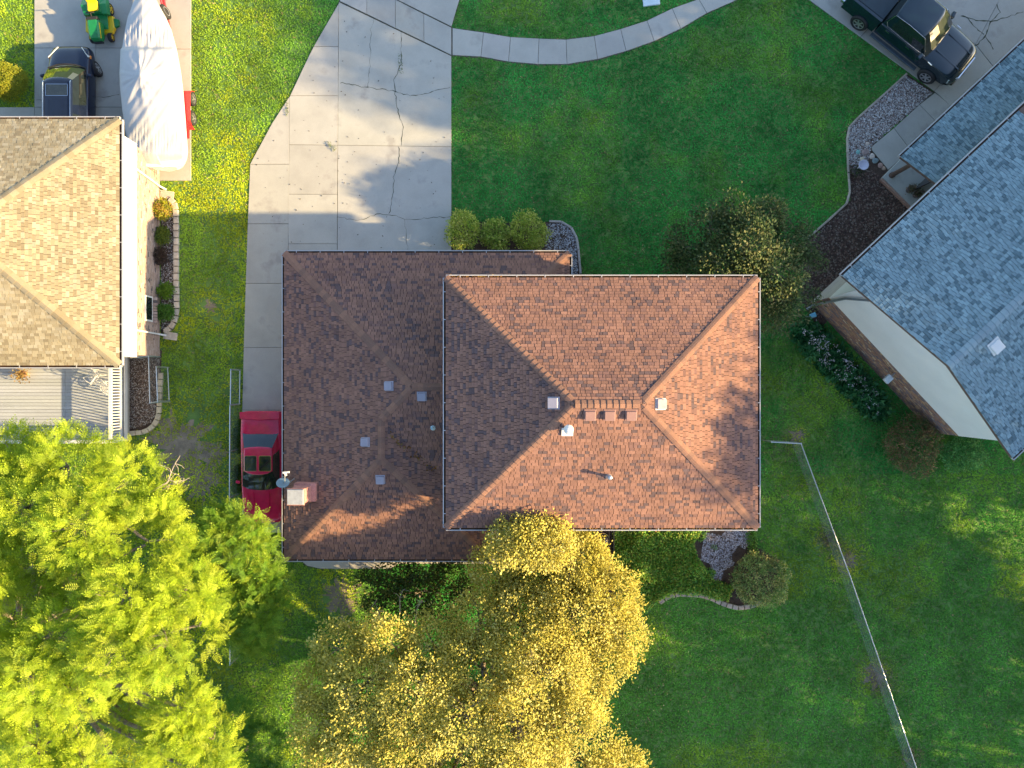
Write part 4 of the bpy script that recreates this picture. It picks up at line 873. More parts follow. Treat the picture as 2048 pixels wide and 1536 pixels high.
m = MB(); m.loft([[V3(-2.10, -.84, 1.00), V3(-2.05, 0, 1.02), V3(-2.10, .84, 1.00)], [V3(-2.12, -.84, 1.05), V3(-2.08, 0, 1.075), V3(-2.12, .84, 1.05)], [V3(-2.40, -.84, 1.07), V3(-2.40, 0, 1.09), V3(-2.40, .84, 1.07)]], closed=False, cap0=False, cap1=False); m.build("spoiler", M_pred, rc, local=True, solid=.03)
m = MB(); [m.bar((2.0, s * .28, .755), (1.05, s * .34, .90), .05, .025) for s in (-1, 1)]; m.bar((1.7, -.52, .79), (1.1, -.56, .88), .04, .012); m.build("hood_crease", M_pred, rc, local=True)
m = MB(); [m.bar((1.85, s * .62, .715), (1.25, s * .62, .81), .09, .012) for s in (-1, 1)]; m.build("hood_vent", M_black, rc, local=True)
for s in (-1, 1):
    m = MB(); m.box((.62, s * .97, .92), (.12, .17, .11), s * .25); m.build("mirror", M_pred, rc, local=True, bevel=.025)
    wheel(rc, 1.45, s * .84, .32, .22, s, 5); wheel(rc, -1.40, s * .84, .32, .22, s, 5)
    m = MB(); m.box((2.34, s * .62, .58), (.16, .26, .03)); m.build("headlight_lid", M_pred, rc, local=True, bevel=.01)
m = MB(); m.box((0, 0, .36), (3.6, 1.2, .2)); m.build("chassis", M_black, rc, local=True)

# lawn tractor
M_jg = pm("mower_green", (.012, .20, .055), rough=.35, var=.1, coat=.2); M_jy = pm("mower_yellow", (.72, .50, .015), rough=.4, var=.08)
lt = thing("lawn_tractor", "green lawn tractor with yellow seat parked beside the boat bow", "lawn mower", W(208, 52, 0) + V3(0, 0, .05), math.radians(-86))
def rbox(root, name, mat, c, s, rz=0, bev=.04, M=None): m = MB(); m.box(c, s, rz, M=M); return m.build(name, mat, root, local=True, bevel=bev)
m = MB(); m.loft([[V3(x, -w, z0), V3(x, -w, z1 - .06), V3(x, -w * .7, z1), V3(x, w * .7, z1), V3(x, w, z1 - .06), V3(x, w, z0)] for x, w, z0, z1 in ((.18, .25, .4, .90), (.4, .25, .4, .90), (.8, .24, .4, .84), (.92, .22, .42, .76), (.96, .17, .46, .66))]); m.build("hood", M_jg, lt, local=True, bevel=.02)
m = MB(); m.bar((.3, -.26, .82), (.92, -.24, .70), .015, .05); m.bar((.3, .26, .82), (.92, .24, .70), .015, .05); m.build("hood_stripe", M_jy, lt, local=True)
rbox(lt, "bumper", M_black, (.98, 0, .45), (.08, .42, .14)); rbox(lt, "dash", M_black, (.13, 0, .82), (.16, .5, .22), bev=.05)
m = MB(); m.tube([V3(-.06 + .15 * math.cos(a) * .5, .17 * math.sin(a), 1.0 + .1 * math.cos(a)) for a in [i * math.pi / 9 for i in range(19)]], .015, 6); m.tube([V3(.1, 0, .88), V3(-.05, 0, .99)], .02, 6); m.build("steering_wheel", M_black, lt, local=True)
rbox(lt, "footboard", M_jg, (.0, 0, .36), (.75, .82, .06)); m = MB()
for s in (-1, 1): m.loft([[V3(-.85, s * .26, .40), V3(-.85, s * .54, .40), V3(-.85, s * .54, .60), V3(-.85, s * .26, .66)], [V3(-.55, s * .26, .40), V3(-.55, s * .56, .40), V3(-.55, s * .56, .72), V3(-.55, s * .26, .74)], [V3(-.2, s * .28, .36), V3(-.2, s * .54, .36), V3(-.2, s * .52, .56), V3(-.2, s * .28, .58)]])
m.box((-.55, 0, .56), (.6, .56, .22)); m.build("fender", M_jg, lt, local=True, bevel=.02)
rbox(lt, "seat", M_jy, (-.46, 0, .76), (.42, .46, .12), bev=.05); m = MB(); m.loft([[V3(-.66, -.22, .80), V3(-.60, -.22, .80), V3(-.60, .22, .80), V3(-.66, .22, .80)], [V3(-.80, -.21, 1.12), V3(-.74, -.21, 1.13), V3(-.74, .21, 1.13), V3(-.80, .21, 1.12)], [V3(-.82, -.15, 1.18), V3(-.77, -.15, 1.19), V3(-.77, .15, 1.19), V3(-.82, .15, 1.18)]]); m.build("backrest", M_jy, lt, local=True, bevel=.02)
m = MB(); m.prism([(-.25, -.62), (.35, -.66), (.5, -.4), (.5, .5), (.3, .62), (-.25, .58)], .12, .28, bev=.03); m.build("mower_deck", M_jy, lt, local=True)
m = MB(); m.prism([(-.15, .58), (.25, .58), (.18, .80), (-.1, .80)], .12, .24, bev=.02); m.build("discharge_chute", M_jg, lt, local=True)
for s in (-1, 1):
    wheel(lt, -.55, s * .42, .26, .24, s, 4, M_jy); wheel(lt, .66, s * .40, .19, .16, s, 4, M_jy)

# boat under a white cover, on a red trailer ----------------------------------
boat = thing("covered_boat", "motorboat under a wrinkled white cover on a red trailer", "boat", W(300, 170) )
zc = 1.45
edge = [(-26, 280, 298), (-14, 270, 306), (0, 262, 313), (10, 258, 319), (30, 250, 330), (60, 242, 343), (97, 235, 353), (140, 233, 361), (180, 234, 366), (220, 238, 369), (260, 244, 372), (300, 250, 375), (315, 256, 373), (325, 268, 364), (330, 285, 350)]
ys = [e[0] for e in edge]; NU, NV = 150, 61
def lerp_e(y):
    for a, b in zip(edge[:-1], edge[1:]):
        if a[0] <= y <= b[0]: s = (y - a[0]) / (b[0] - a[0]); return a[1] + (b[1] - a[1]) * s, a[2] + (b[2] - a[2]) * s
    return edge[-1][1:]
VV = np.zeros((NU, NV, 3)); rngw = random.Random(3)
wr = [(rngw.uniform(0, 6.28), rngw.uniform(5, 13), rngw.uniform(.004, .016)) for _ in range(26)]
for i in range(NU):
    py = ys[0] + (ys[-1] - ys[0]) * i / (NU - 1); l, r_ = lerp_e(py); cxp = 284 + max(0, (py - 150)) * .16
    for j in range(NV):
        v = j / (NV - 1) * 2 - 1; a = abs(v); px = (l + r_) / 2 + v * (r_ - l) / 2
        crest = (cxp - (l + r_) / 2) / max(1, (r_ - l) / 2); dv = (v - crest) / (1 - crest if v > crest else 1 + crest)
        # ridge height along the length: bow, windscreen hump with pole, sag, stern
        def bumpf(c, w): return math.exp(-((py - c) / w) ** 2)
        def sm(a_, b_, x): t = min(1, max(0, (x - a_) / (b_ - a_))); return t * t * (3 - 2 * t)
        ridge = .18 + .14 * bumpf(38, 18) + .05 * bumpf(70, 30) + .08 * sm(90, 104, py) * (1 - sm(215, 300, py))
        tent = ridge * (1 - abs(dv) ** 1.25)
        rr = math.hypot((px - 280) * 1.0, (py - 150)); tent += .24 * sm(88, 120, py) * math.exp(-rr / 40) + .10 * math.exp(-rr / 9)
        hump = .34 * sm(93, 100, py) * (1 - sm(235, 290, py)) * max(0, 1 - a ** 5)
        ang = math.atan2(py - 150, px - 280)
        wrk = 0.0
        for ph, f, am in wr[:9]: wrk += am * .8 * math.sin(ang * f * 1.6 + ph + .02 * rr) * math.exp(-((rr - 38) / 34) ** 2)
        for ph, f, am in wr[9:18]: wrk += am * .5 * math.sin(px * f * .09 + ph + math.sin(py * .05 + ph) * 1.2) * (bumpf(70, 22) + bumpf(280, 30) * .7)
        for ph, f, am in wr[18:]: wrk += am * .35 * math.sin((px * .5 + py * .35) * f * .06 + ph)
        z = zc + tent + hump + wrk * (1 - a ** 8) - .62 * max(0, (a - .88) / .12) ** 1.6
        if py > 300: z -= .5 * sm(305, 331, py)
        if py < 5: z -= .25 * sm(5, -22, py)
        # spread the drop-off back inwards a little so that the skirt hangs
        p = W(px, py, z if v > 0 else max(z, zc + .1)); VV[i, j] = (p.x, p.y, z)
F_ = np.array([(i * NV + j, i * NV + j + 1, (i + 1) * NV + j + 1, (i + 1) * NV + j) for i in range(NU - 1) for j in range(NV - 1)])[:, ::-1]
M_cover = pm("boat_cover", (.45, .45, .46), rough=.75, var=.03, scale=1.5, fine=.03, bump=.25, bscale=14)
o = fast_mesh("cover", VV.reshape(-1, 3), F_, M_cover, boat); o.data.polygons.foreach_set("use_smooth", [True] * len(o.data.polygons))
m = MB(); hull = []
for e in edge[::1]:
    p, q = W(e[1] + 3, e[0], zc), W(e[2] - 3, e[0], zc); w_h = (q - p).length; c = (p + q) / 2
    hull.append([V3(p.x + .03, p.y, 1.2), V3(c.x - w_h * .38, p.y, .75), V3(c.x, p.y, .5), V3(c.x + w_h * .38, p.y, .75), V3(q.x - .03, q.y, 1.2)])
m.loft(hull); m.build("hull", pm("hull_white", (.75, .75, .76), rough=.25), boat)
m = MB()
for px_, py_ in ((325, 58), (350, 95), (367, 191), (378, 262), (276, 269), (247, 58)): p = W(px_ - 6, py_, 1.8); m.box((p.x, p.y, p.z - .2), (.03, .07, .05), .5)
M_tred = pm("trailer_red", (.62, .022, .030), rough=.3, var=.08, coat=.3)
trl = thing("boat_trailer", "red tandem-axle boat trailer under the white-covered boat", "trailer", W(305, 180))
m = MB(); m.bar(W(275, 320, .5), W(275, 90, .5), .1, .14); m.bar(W(345, 320, .5), W(345, 90, .5), .1, .14); m.bar(W(275, 90, .5), W(303, -45, .5), .1, .14); m.bar(W(345, 90, .5), W(318, -45, .5), .1, .14)
for y in (300, 200, 100): m.bar(W(275, y, .48), W(345, y, .48), .1, .1)
m.build("frame", M_tred, trl)
for s, pxw in ((1, 383), (-1, 262)):
    fx = W(pxw, 0, .4).x; y0, y1 = W(0, 177, .7).y, W(0, 252, .7).y
    m = MB(); w0, w1 = (fx - .30, fx + .10) if s > 0 else (fx - .1, fx + .30)
    prof = [(y0 + .02, .30), (y0 - .08, .62), (y0 - .22, .74), (y1 + .22, .74), (y1 + .08, .62), (y1 - .02, .30)]
    m.loft([[V3(w0, y, z) for y, z in prof], [V3(w1, y, z) for y, z in prof]], closed=False, cap0=False, cap1=False); m.build("fender", M_tred, trl, solid=.02)
    for py_ in (197, 236):
        p = W(pxw, py_, .33); b_ = LOC[trl.name]; wheel(trl, p.x - b_.x, p.y - b_.y, .32, .2, s, 5, ax=Vector((s, 0, 0)))
m = MB(); m.bar(W(374, 252, .55), W(374, 277, .55), .2, .05); m.bar(W(371, 250, .62), W(383, 253, .5), .05, .05); m.build("step", M_tred, trl)
p = W(330, 24, .75); b_ = LOC[trl.name]; m = MB(); c = V3(p.x, p.y, .75) - V3(b_.x, b_.y, b_.z); ax = Vector((.93, .30, .18)).normalized()
m.lathe([(.19, -.09), (.27, -.09), (.32, -.06), (.32, .06), (.27, .09), (.2, .09)], c, ax, 22); sw = m.build("spare_wheel", M_black, trl, local=True); MB().lathe([(.2, .04), (.2, .092), (.17, .092), (.10, .05), (.05, .07)], c, ax, 18).build("rim", M_rim, sw, local=True)
m = MB(); m.bar(c + V3(-.1, 0, -.02), c + V3(-.45, .25, -.2), .06, .06); m.bar(W(318, -14, .8) - b_, W(323, 8, .9) - b_, .05, .05); m.build("spare_bracket", M_tred, trl, local=True)

# ---------------------------------------------------------------- chain-link fences
M_wire = pm("wire", (.24, .31, .33), rough=.4, var=.15, metal=.4)
def fence(name, label, cat, px_top, h=1.15, post_every=2.4, gate=False, ground=False, rail=True):
    pts = [W(a, b, h) for a, b in px_top] if not ground else [W(a, b) for a, b in px_top]
    pts = [V3(p.x, p.y, 0) for p in pts]; root = thing(name, label, cat, pts[0])
    m = MB()
    for a, b in zip(pts[:-1], pts[1:]):
        m.tube([a + V3(0, 0, h), b + V3(0, 0, h)], .024, 8)
        if gate: MB().tube([a + V3(0, 0, .12), b + V3(0, 0, .12)], .02, 8).build("rail", M_metal, root)
    m.build("rail", M_metal, root); wires = MB()
    for a, b in zip(pts[:-1], pts[1:]):
        L = (b - a).length; d = (b - a) / L; n = max(1, round(L / post_every))
        for i in range(n + 1):
            if i == 0 and a is not pts[0]: continue
            p = a + d * (L * i / n); q = MB(); q.tube([p, p + V3(0, 0, h + .03)], .03 if i in (0, n) else .024, 8); q.build("post", M_metal, root)
        sp = .14; hh = h - .08; k = -hh
        while k < L:
            for s in (1, -1):
                t0, t1 = (k, k + hh) if s > 0 else (k + hh, k); z0, z1 = .05, h - .02
                lo, hi = max(0, min(t0, t1)), min(L, max(t0, t1))
                if hi <= lo: continue
                fz = lambda t: z0 + (z1 - z0) * (t - t0) / (t1 - t0)
                wires.tube([a + d * lo + V3(0, 0, fz(lo)), a + d * hi + V3(0, 0, fz(hi))], .0026, 3, cap=False)
            k += sp
    wires.build("wire_mesh", M_wire, root)
    return root
fence("chain_link_fence", "long chain-link fence crossing the shaded back lawn", "fence", [(1543, 884), (1602, 887), (1700, 1152), (1770, 1354), (1836, 1545), (1880, 1670)])
fence("chain_link_fence", "chain-link fence line beside the red coupe", "fence", [(460, 810), (459, 995), (460, 1330)])
fence("chain_link_fence", "short low wire fence by the tan house's gravel bed", "fence", [(262, 715), (297, 712), (300, 806), (316, 803)], h=1.0, post_every=4)
fence("chain_link_gate", "open wire gate beside the tan house's gravel bed", "gate", [(338, 735), (341, 803)], gate=True, ground=True, post_every=3)
fence("chain_link_gate", "open wire gate at the end of the driveway strip by the red coupe", "gate", [(482, 740), (481, 808)], gate=True, ground=True, post_every=3)
# back steps: grill and black rail by the golden tree
gr = thing("kettle_grill", "dark round grill under the eave beside the golden tree", "grill", W(1203, 1072)); c = W(1201, 1072); m = MB(); m.lathe([(.05, .5), (.22, .6), (.28, .75), (.285, .8), (.22, .93), (.05, 1.0)], c, n=20); m.build("kettle", pm("enamel_black", (.02, .02, .025), rough=.25), gr, smooth=True)
m = MB(); m.lathe([(.29, .775), (.30, .79), (.29, .805)], c, n=20); [m.tube([c + V3(.2 * math.cos(a), .2 * math.sin(a), .62), c + V3(.3 * math.cos(a), .3 * math.sin(a), 0)], .015, 6) for a in (.4, 2.5, 4.6)]; m.build("legs", M_chrome, gr)
br = thing("black_railing", "short black metal railing under the eave beside the grill", "railing", W(1218, 1080)); m = MB()
for x in (1213, 1222): m = MB(); m.bar(W(x, 1040, .0) + V3(0, 0, .9), W(x, 1097, 0) + V3(0, 0, .9), .04, .04); m.bar(W(x, 1040) + V3(0, 0, .15), W(x, 1097) + V3(0, 0, .15), .03, .03); m.build("rail", M_black, br)
for x in (1213, 1222):
    for i in range(10): q = W(x, 1042 + i * 6); MB().bar(q, q + V3(0, 0, .9), .02, .02, up=Vector((1, 0, 0))).build("baluster", M_black, br)
# ---------------------------------------------------------------- foliage
LEAF = np.array([(0, 0, 0), (.5, .30, .05), (1, 0, -.04), (.5, -.30, .05)]); LEAFF = np.array([(0, 1, 2, 3)])
def frond_template():
    vs, fs = [], []
    def leaf(o, d, L, w):
        d = np.array(d) / np.linalg.norm(d); s = np.cross([0, 0, 1], d); b = len(vs)
        vs.extend([o, o + d * L * .5 + s * w, o + d * L, o + d * L * .5 - s * w]); fs.append((b, b + 1, b + 2, b + 3))
    for i in range(1, 7):
        t = i / 7; o = np.array([t, 0, -.22 * t * t]); L = .30 * math.sin(math.pi * (.25 + .65 * t)) + .05
        for s in (1, -1): leaf(o, (.42, s * .9, -.12), L, .036)
    leaf(np.array([1, 0, -.22]), (1, 0, -.5), .22, .05)
    b = len(vs); vs.extend([np.array(q) for q in ((0, .012, 0), (.55, .012, -.066), (.55, -.012, -.066), (0, -.012, 0))]); fs.append((b, b + 1, b + 2, b + 3))
    return np.array(vs, float), np.array(fs)
FRV, FRF = frond_template()

def frames(n, out, spread=.9, lift=.25):
    """leaf axes: X mostly along out (jittered), Z mostly up"""
    X = unit(out + rand_dir(n) * spread); Z0 = unit(np.array([[.75, -.17, .72]]) + rand_dir(n) * .42 + out * lift * .8)   # leaves turn partly to the light
    Y = unit(np.cross(Z0, X)); Z = np.cross(X, Y); return X, Y, Z

def blob_list(lst):
    out = []
    for px, py, r, z, fl in lst: c = W(px, py, z); k = (CAM_H - z) / (CAM_H * PXM); out.append((c.x, c.y, c.z, r * k, r * k, r * k * fl))
    return np.array(out)

def shell_points(B, n, rmin=.55, rmax=1.05, seed=0, gap=.36, gfreq=.9, lower=-.55):
    """points through the outer layer of a set of ellipsoids, with noise-shaped gaps"""
    w = (B[:, 3] * B[:, 4]) ** 1.0; w /= w.sum(); P = []; O = []; tot = 0
    while tot < n:
        m = n * 2; k = NR.choice(len(B), m, p=w); d = rand_dir(m); d = d[d[:, 2] > lower]; k = k[:len(d)]
        rad = rmin + (rmax - rmin) * NR.uniform(0, 1, len(d)) ** .6; p = B[k, :3] + d * B[k, 3:6] * rad[:, None]
        q = ((p[:, None, :] - B[None, :, :3]) / B[None, :, 3:6]); deep = ((q ** 2).sum(2) < .42 ** 2).any(1)
        nz = vnoise(p, gfreq, seed) * .65 + vnoise(p, gfreq * 2.7, seed + 5) * .35; ok = (~deep) & (nz > gap) & (p[:, 2] > .08)
        P.append(p[ok]); O.append(d[ok]); tot += ok.sum()
    return np.concatenate(P)[:n], np.concatenate(O)[:n]

def limb(m, a, b, r0, r1, bend=.12, n=5, sides=6):
    a, b = Vector(a), Vector(b); L = (b - a).length; pts = []; off = Vector((R.uniform(-1, 1), R.uniform(-1, 1), R.uniform(.1, .8))) * L * bend
    for i in range(n + 1): t = i / n; pts.append(a.lerp(b, t) + off * math.sin(math.pi * t) + Vector((R.uniform(-1, 1), R.uniform(-1, 1), 0)) * L * .015)
    m.tube(pts, [r0 + (r1 - r0) * i / n for i in range(n + 1)], sides)

def tree(name, label, cat, trunk_px, blobs, palette, n_sprig, per, leaf, rs, seed, frond=False, trunk_r=.2, gap=.36, gfreq=.9, group=None, twigs=10, rmin=.55, bare=None, multi=False, crown_name="crown", up_bias=.35, world_trunk=None, jit=.2, lower=-.55):
    base = W(*trunk_px) if world_trunk is None else Vector(world_trunk)
    t = thing(name, label, cat, base, group=group)
    B = blob_list(blobs) if not isinstance(blobs, np.ndarray) else blobs
    P, O = shell_points(B, n_sprig, rmin=rmin, seed=seed, gap=gap, gfreq=gfreq, lower=lower)
    # wood
    m = MB(); cz = float(B[:, 2].mean()); fork = Vector((base.x * .75 + float(B[:, 0].mean()) * .25, base.y * .75 + float(B[:, 1].mean()) * .25, cz * (.4 if not multi else .1)))
    if not multi: limb(m, base, fork, trunk_r, trunk_r * .75, .03, 4, 9)
    else: m.lathe([(trunk_r * 1.6, 0), (trunk_r, .15)], base, n=8)
    for b in B:
        c = Vector(b[:3])
        if b[5] < b[3] * .41:      # flat outer lobes hang on their neighbour, not on the fork
            dd = ((B[:, :3] - b[:3]) ** 2).sum(1) + (B[:, 5] < B[:, 3] * .41) * 99; limb(m, Vector(B[int(np.argmin(dd)), :3]), c, .035, .02, .02, 4, 5); continue
        limb(m, fork, c - Vector((0, 0, b[5] * .2)), trunk_r * .45, trunk_r * .14, .10, 6, 6)
    near = NR.choice(len(P), min(len(P), twigs * len(B)), replace=False)
    for i in near:
        k = np.argmin(((B[:, :3] - P[i]) ** 2).sum(1)); limb(m, Vector(B[k, :3]) - Vector((0, 0, B[k, 5] * .2)), Vector(P[i]), trunk_r * .13, trunk_r * .035, .10, 4, 4)
    if bare:
        for pts in bare:
            q = [W(*p) for p in pts]; m2 = MB(); m2.tube(q, [.035 - .026 * i / max(1, len(q) - 1) for i in range(len(q))], 5)
            for i in range(1, len(q)):
                for _ in range(3): e = q[i] + Vector((R.uniform(-.3, .3), R.uniform(-.3, .3), R.uniform(-.1, .3))); m2.tube([q[i], q[i].lerp(e, .6) + Vector((.03, .03, 0)), e], [.012, .009, .005], 4)
            m2.build("bare_branch", M_twig, t)
    m.build("trunk", M_bark, t, smooth=True)
    N = n_sprig * per; c = np.repeat(P, per, 0); out = np.repeat(unit(O + [[0, 0, up_bias]]), per, 0)
    tone = np.repeat(pal(palette, n_sprig, jit), per, 0) * NR.uniform(.85, 1.15, (N, 1))
    if frond:
        X, Y, Z = frames(N, out * [1, 1, .55], 1.0, .3); pos = c + NR.normal(size=(N, 3)) * rs
        V, F = instance_mesh(FRV, FRF, pos, X, Y, Z, NR.uniform(.7, 1.2, N) * leaf); cols = np.repeat(tone, len(FRF), 0) * NR.uniform(.9, 1.1, (N * len(FRF), 1))
    else:
        pos = c + NR.normal(size=(N, 3)) * rs; X, Y, Z = frames(N, unit(pos - c + out * .5 * rs), .8, .4)
        V, F = instance_mesh(LEAF, LEAFF, pos, X, Y, Z, NR.uniform(.65, 1.3, N) * leaf); cols = tone
    fast_mesh(crown_name, V, F, M_leaf, t, np.clip(cols, 0, 1))
    return t

LIME = [(.33, .45, .022), (.39, .51, .024), (.27, .40, .022), (.44, .53, .035)]
tree("locust_tree", "large bright yellow-green tree with feathery leaves below the white deck", "tree", (60, 1240),
     [(40, 925, 62, 7.2, .75), (130, 935, 75, 7.4, .75), (245, 960, 62, 7.6, .75), (312, 1000, 42, 7.4, .7), (50, 1020, 80, 8.0, .7), (165, 1050, 85, 8.3, .7), (290, 1085, 80, 8.0, .7), (60, 1120, 60, 7.0, .7),
      (365, 1185, 72, 8.2, .7), (395, 1255, 48, 8.0, .7), (250, 1190, 80, 8.6, .7), (150, 1170, 50, 7.2, .7), (330, 1290, 70, 8.4, .7), (235, 1300, 78, 8.6, .7), (120, 1270, 70, 8.0, .7), (60, 1350, 75, 8.2, .7), (150, 1380, 55, 7.8, .7),
      (15, 1240, 40, 6.6, .7), (70, 1500, 75, 7.6, .7), (160, 1530, 55, 7.4, .7), (365, 1425, 55, 6.6, .7), (425, 1480, 45, 6.2, .7), (345, 1490, 55, 6.4, .7), (415, 1550, 50, 6.2, .7), (10, 1600, 60, 7, .7), (250, 1600, 60, 6.8, .7),
      (-60, 980, 90, 7.4, .7), (-70, 1150, 100, 8.0, .7), (-70, 1330, 100, 8, .7), (250, 1430, 45, 4.6, .7), (60, 1440, 45, 5.4, .7)],
     LIME, 2300, 9, .36, .15, 3, frond=True, trunk_r=.34, gap=.39, gfreq=.75, twigs=4, bare=[[(300, 985, 7.5), (335, 965, 7.7), (342, 945, 7.8), (350, 927, 7.9)], [(318, 985, 7.4), (340, 968, 7.5), (356, 968, 7.6), (367, 962, 7.6)]])
tree("green_locust_tree", "smaller fresh green feathery tree between the red coupe and lime tree", "tree", (470, 1150),
     [(450, 1058, 42, 4.8, .7), (405, 1085, 38, 4.4, .7), (492, 1050, 34, 5.0, .7), (490, 1095, 46, 4.8, .7), (435, 1120, 55, 4.2, .7), (510, 1160, 48, 4.6, .7), (535, 1225, 42, 4.6, .7), (465, 1200, 52, 4.4, .7), (500, 1265, 40, 4.0, .7)],
     [(.17, .32, .024), (.21, .36, .024), (.27, .38, .026), (.12, .26, .024)], 560, 9, .36, .16, 8, frond=True, trunk_r=.16, gap=.40, gfreq=.9, twigs=4)
tree("green_sapling", "low mid-green feathery tree at the bottom edge between lime and golden trees", "tree", (495, 1490), [(470, 1450, 46, 2.8, .8), (520, 1490, 48, 2.6, .8), (480, 1540, 45, 2.6, .8), (530, 1560, 45, 2.4, .8)],
     [(.10, .26, .03), (.13, .31, .035), (.08, .21, .03)], 200, 9, .34, .15, 9, frond=True, trunk_r=.08, gap=.36, twigs=4)
GOLD = [(.58, .52, .10), (.64, .58, .125), (.52, .47, .09), (.46, .43, .085), (.66, .61, .19)]
tree("golden_tree", "large golden yellow tree overhanging the brown roof's lower eave", "tree", (1000, 1380),
     [(1030, 1088, 54, 6.3, .38), (1095, 1085, 52, 6.3, .38), (1060, 1075, 40, 6.5, .4), (1000, 1140, 58, 4.4, .5), (1070, 1128, 72, 4.6, .42), (1075, 1180, 82, 4.4, .5), (1150, 1118, 62, 5.1, .45), (1175, 1150, 60, 4.8, .55), (1212, 1195, 66, 4.9, .7), (1245, 1270, 52, 5.0, .8), (1150, 1230, 92, 5.2, .65), (1050, 1260, 92, 5.2, .65), (1200, 1320, 62, 5.4, .7), (1170, 1370, 58, 5.6, .7),
      (960, 1250, 62, 5.2, .7), (1080, 1350, 95, 6.4, .7), (960, 1340, 85, 6.0, .75), (870, 1300, 72, 5.2, .75), (770, 1290, 60, 6.0, .8), (680, 1300, 55, 5.8, .8), (650, 1370, 55, 5.6, .8), (730, 1370, 75, 6.3, .8), (830, 1390, 80, 6.8, .8), (930, 1430, 90, 7.0, .8), (1040, 1450, 90, 7.2, .8), (1130, 1450, 75, 6.8, .8), (1190, 1480, 55, 6.2, .8),
      (640, 1450, 55, 5.6, .8), (720, 1460, 70, 6.1, .8), (820, 1490, 75, 6.5, .8), (660, 1530, 60, 5.6, .8), (930, 1530, 85, 6.6, .8), (1060, 1550, 85, 6.8, .8), (1180, 1550, 65, 6.4, .8), (1245, 1540, 48, 6.0, .8), (770, 1570, 80, 5.2, .8), (900, 1620, 80, 6, .8), (1100, 1640, 90, 6, .8), (1000, 1720, 110, 6.4, .8), (1190, 1680, 85, 6.0, .8), (820, 1700, 95, 5.6, .8), (680, 1630, 80, 4.6, .8)],
     GOLD, 12000, 21, .098, .13, 17, trunk_r=.30, gap=.36, gfreq=.8, twigs=8, rmin=.6, jit=.14)
tree("olive_tree", "dark olive tree with one orange branch beside the brown roof corner", "tree", (1505, 560),
     [(1355, 480, 26, 3.4, .8), (1350, 525, 24, 3.2, .8), (1385, 490, 36, 3.8, .8), (1420, 455, 42, 4.2, .8), (1475, 430, 42, 4.4, .8), (1535, 430, 40, 4.2, .8), (1580, 475, 42, 4.0, .8), (1612, 530, 36, 3.6, .8), (1440, 520, 50, 4.4, .8), (1500, 490, 58, 4.9, .8), (1555, 545, 52, 4.6, .8), (1590, 600, 42, 3.8, .8), (1550, 640, 36, 3.4, .8), (1490, 560, 50, 4.2, .8), (1400, 545, 34, 3.6, .8), (1560, 600, 40, 4.2, .8)],
     [(.085, .14, .05), (.11, .165, .055), (.15, .19, .065), (.19, .20, .075), (.07, .12, .045)], 2700, 9, .12, .12, 23, trunk_r=.12, gap=.40, gfreq=1.2, twigs=14, rmin=.35)
# dark shrubs behind the house
tree("dark_shrub", "dense dark green shrub behind the house with bare grey branches", "shrub", (840, 1190),
     [(745, 1180, 36, 1.4, .9), (790, 1150, 42, 1.8, .9), (850, 1135, 45, 2.2, .9), (905, 1150, 42, 2.2, .9), (945, 1180, 40, 2.2, .9), (830, 1195, 45, 1.7, .9), (890, 1210, 45, 1.9, .9), (770, 1215, 38, 1.3, .9)],
     [(.035, .075, .018), (.05, .10, .022), (.07, .12, .025), (.12, .13, .03)], 1000, 8, .12, .12, 29, trunk_r=.07, gap=.36, gfreq=1.4, twigs=6, multi=True,
     bare=[[(830, 1245, 2.6), (835, 1215, 2.7), (842, 1205, 2.9), (845, 1200, 3.0)], [(765, 1258, 2.6), (757, 1225, 2.7), (750, 1205, 2.8)], [(700, 1255, 2.3), (690, 1245, 2.4), (685, 1240, 2.5)], [(800, 1225, 2.6), (800, 1195, 2.8), (806, 1180, 2.8)]])

def shrub(name, label, px, py, r, h, palette, n, leaf, seed, fl=None, gap=.25, box=False, group=None, rs=.05, per=7, sy=1.0):
    c = W(px, py); k = 1 / PXM; rr = r * k
    rng = random.Random(seed); B = [(c.x, c.y, h * .5, rr * .85, rr * .85 * sy, h * .5)]
    for i in range(9): a = i * .7 + rng.uniform(0, .6); q = rng.uniform(.4, .68); w_ = rng.uniform(.30, .52); B.append((c.x + rr * q * math.cos(a), c.y + rr * q * math.sin(a) * sy, h * rng.uniform(.45, .72), rr * w_, rr * w_ * sy, h * rng.uniform(.26, .42)))
    return tree(name, label, "shrub", (px, py), np.array(B), palette, n, per, leaf, rs, seed, trunk_r=.03, gap=gap, gfreq=2.5, twigs=3, rmin=.72, multi=True, crown_name="foliage", group=group, lower=-.4)
YG = [(.50, .56, .09), (.40, .50, .07), (.60, .62, .16), (.27, .40, .06)]
shrub("round_shrub", "round yellow-green shrub touching the driveway, first of three in a row", 930, 466, 36, 1.1, YG, 520, .085, 41)
shrub("round_shrub", "round yellow-green shrub between two others at the house front", 992, 473, 32, .9, YG[1:] + YG[3:], 460, .085, 42)
shrub("round_shrub", "round yellow-green shrub beside the grey gravel, last of three in a row", 1056, 468, 38, 1.05, YG, 560, .085, 43)
shrub("clipped_shrub", "clipped yellow-green bush at the edge of the navy SUV's driveway", 34, 176, 40, 1.3, [(.30, .32, .02), (.35, .34, .025), (.22, .26, .02)], 1600, .055, 44, gap=.1, rs=.04)
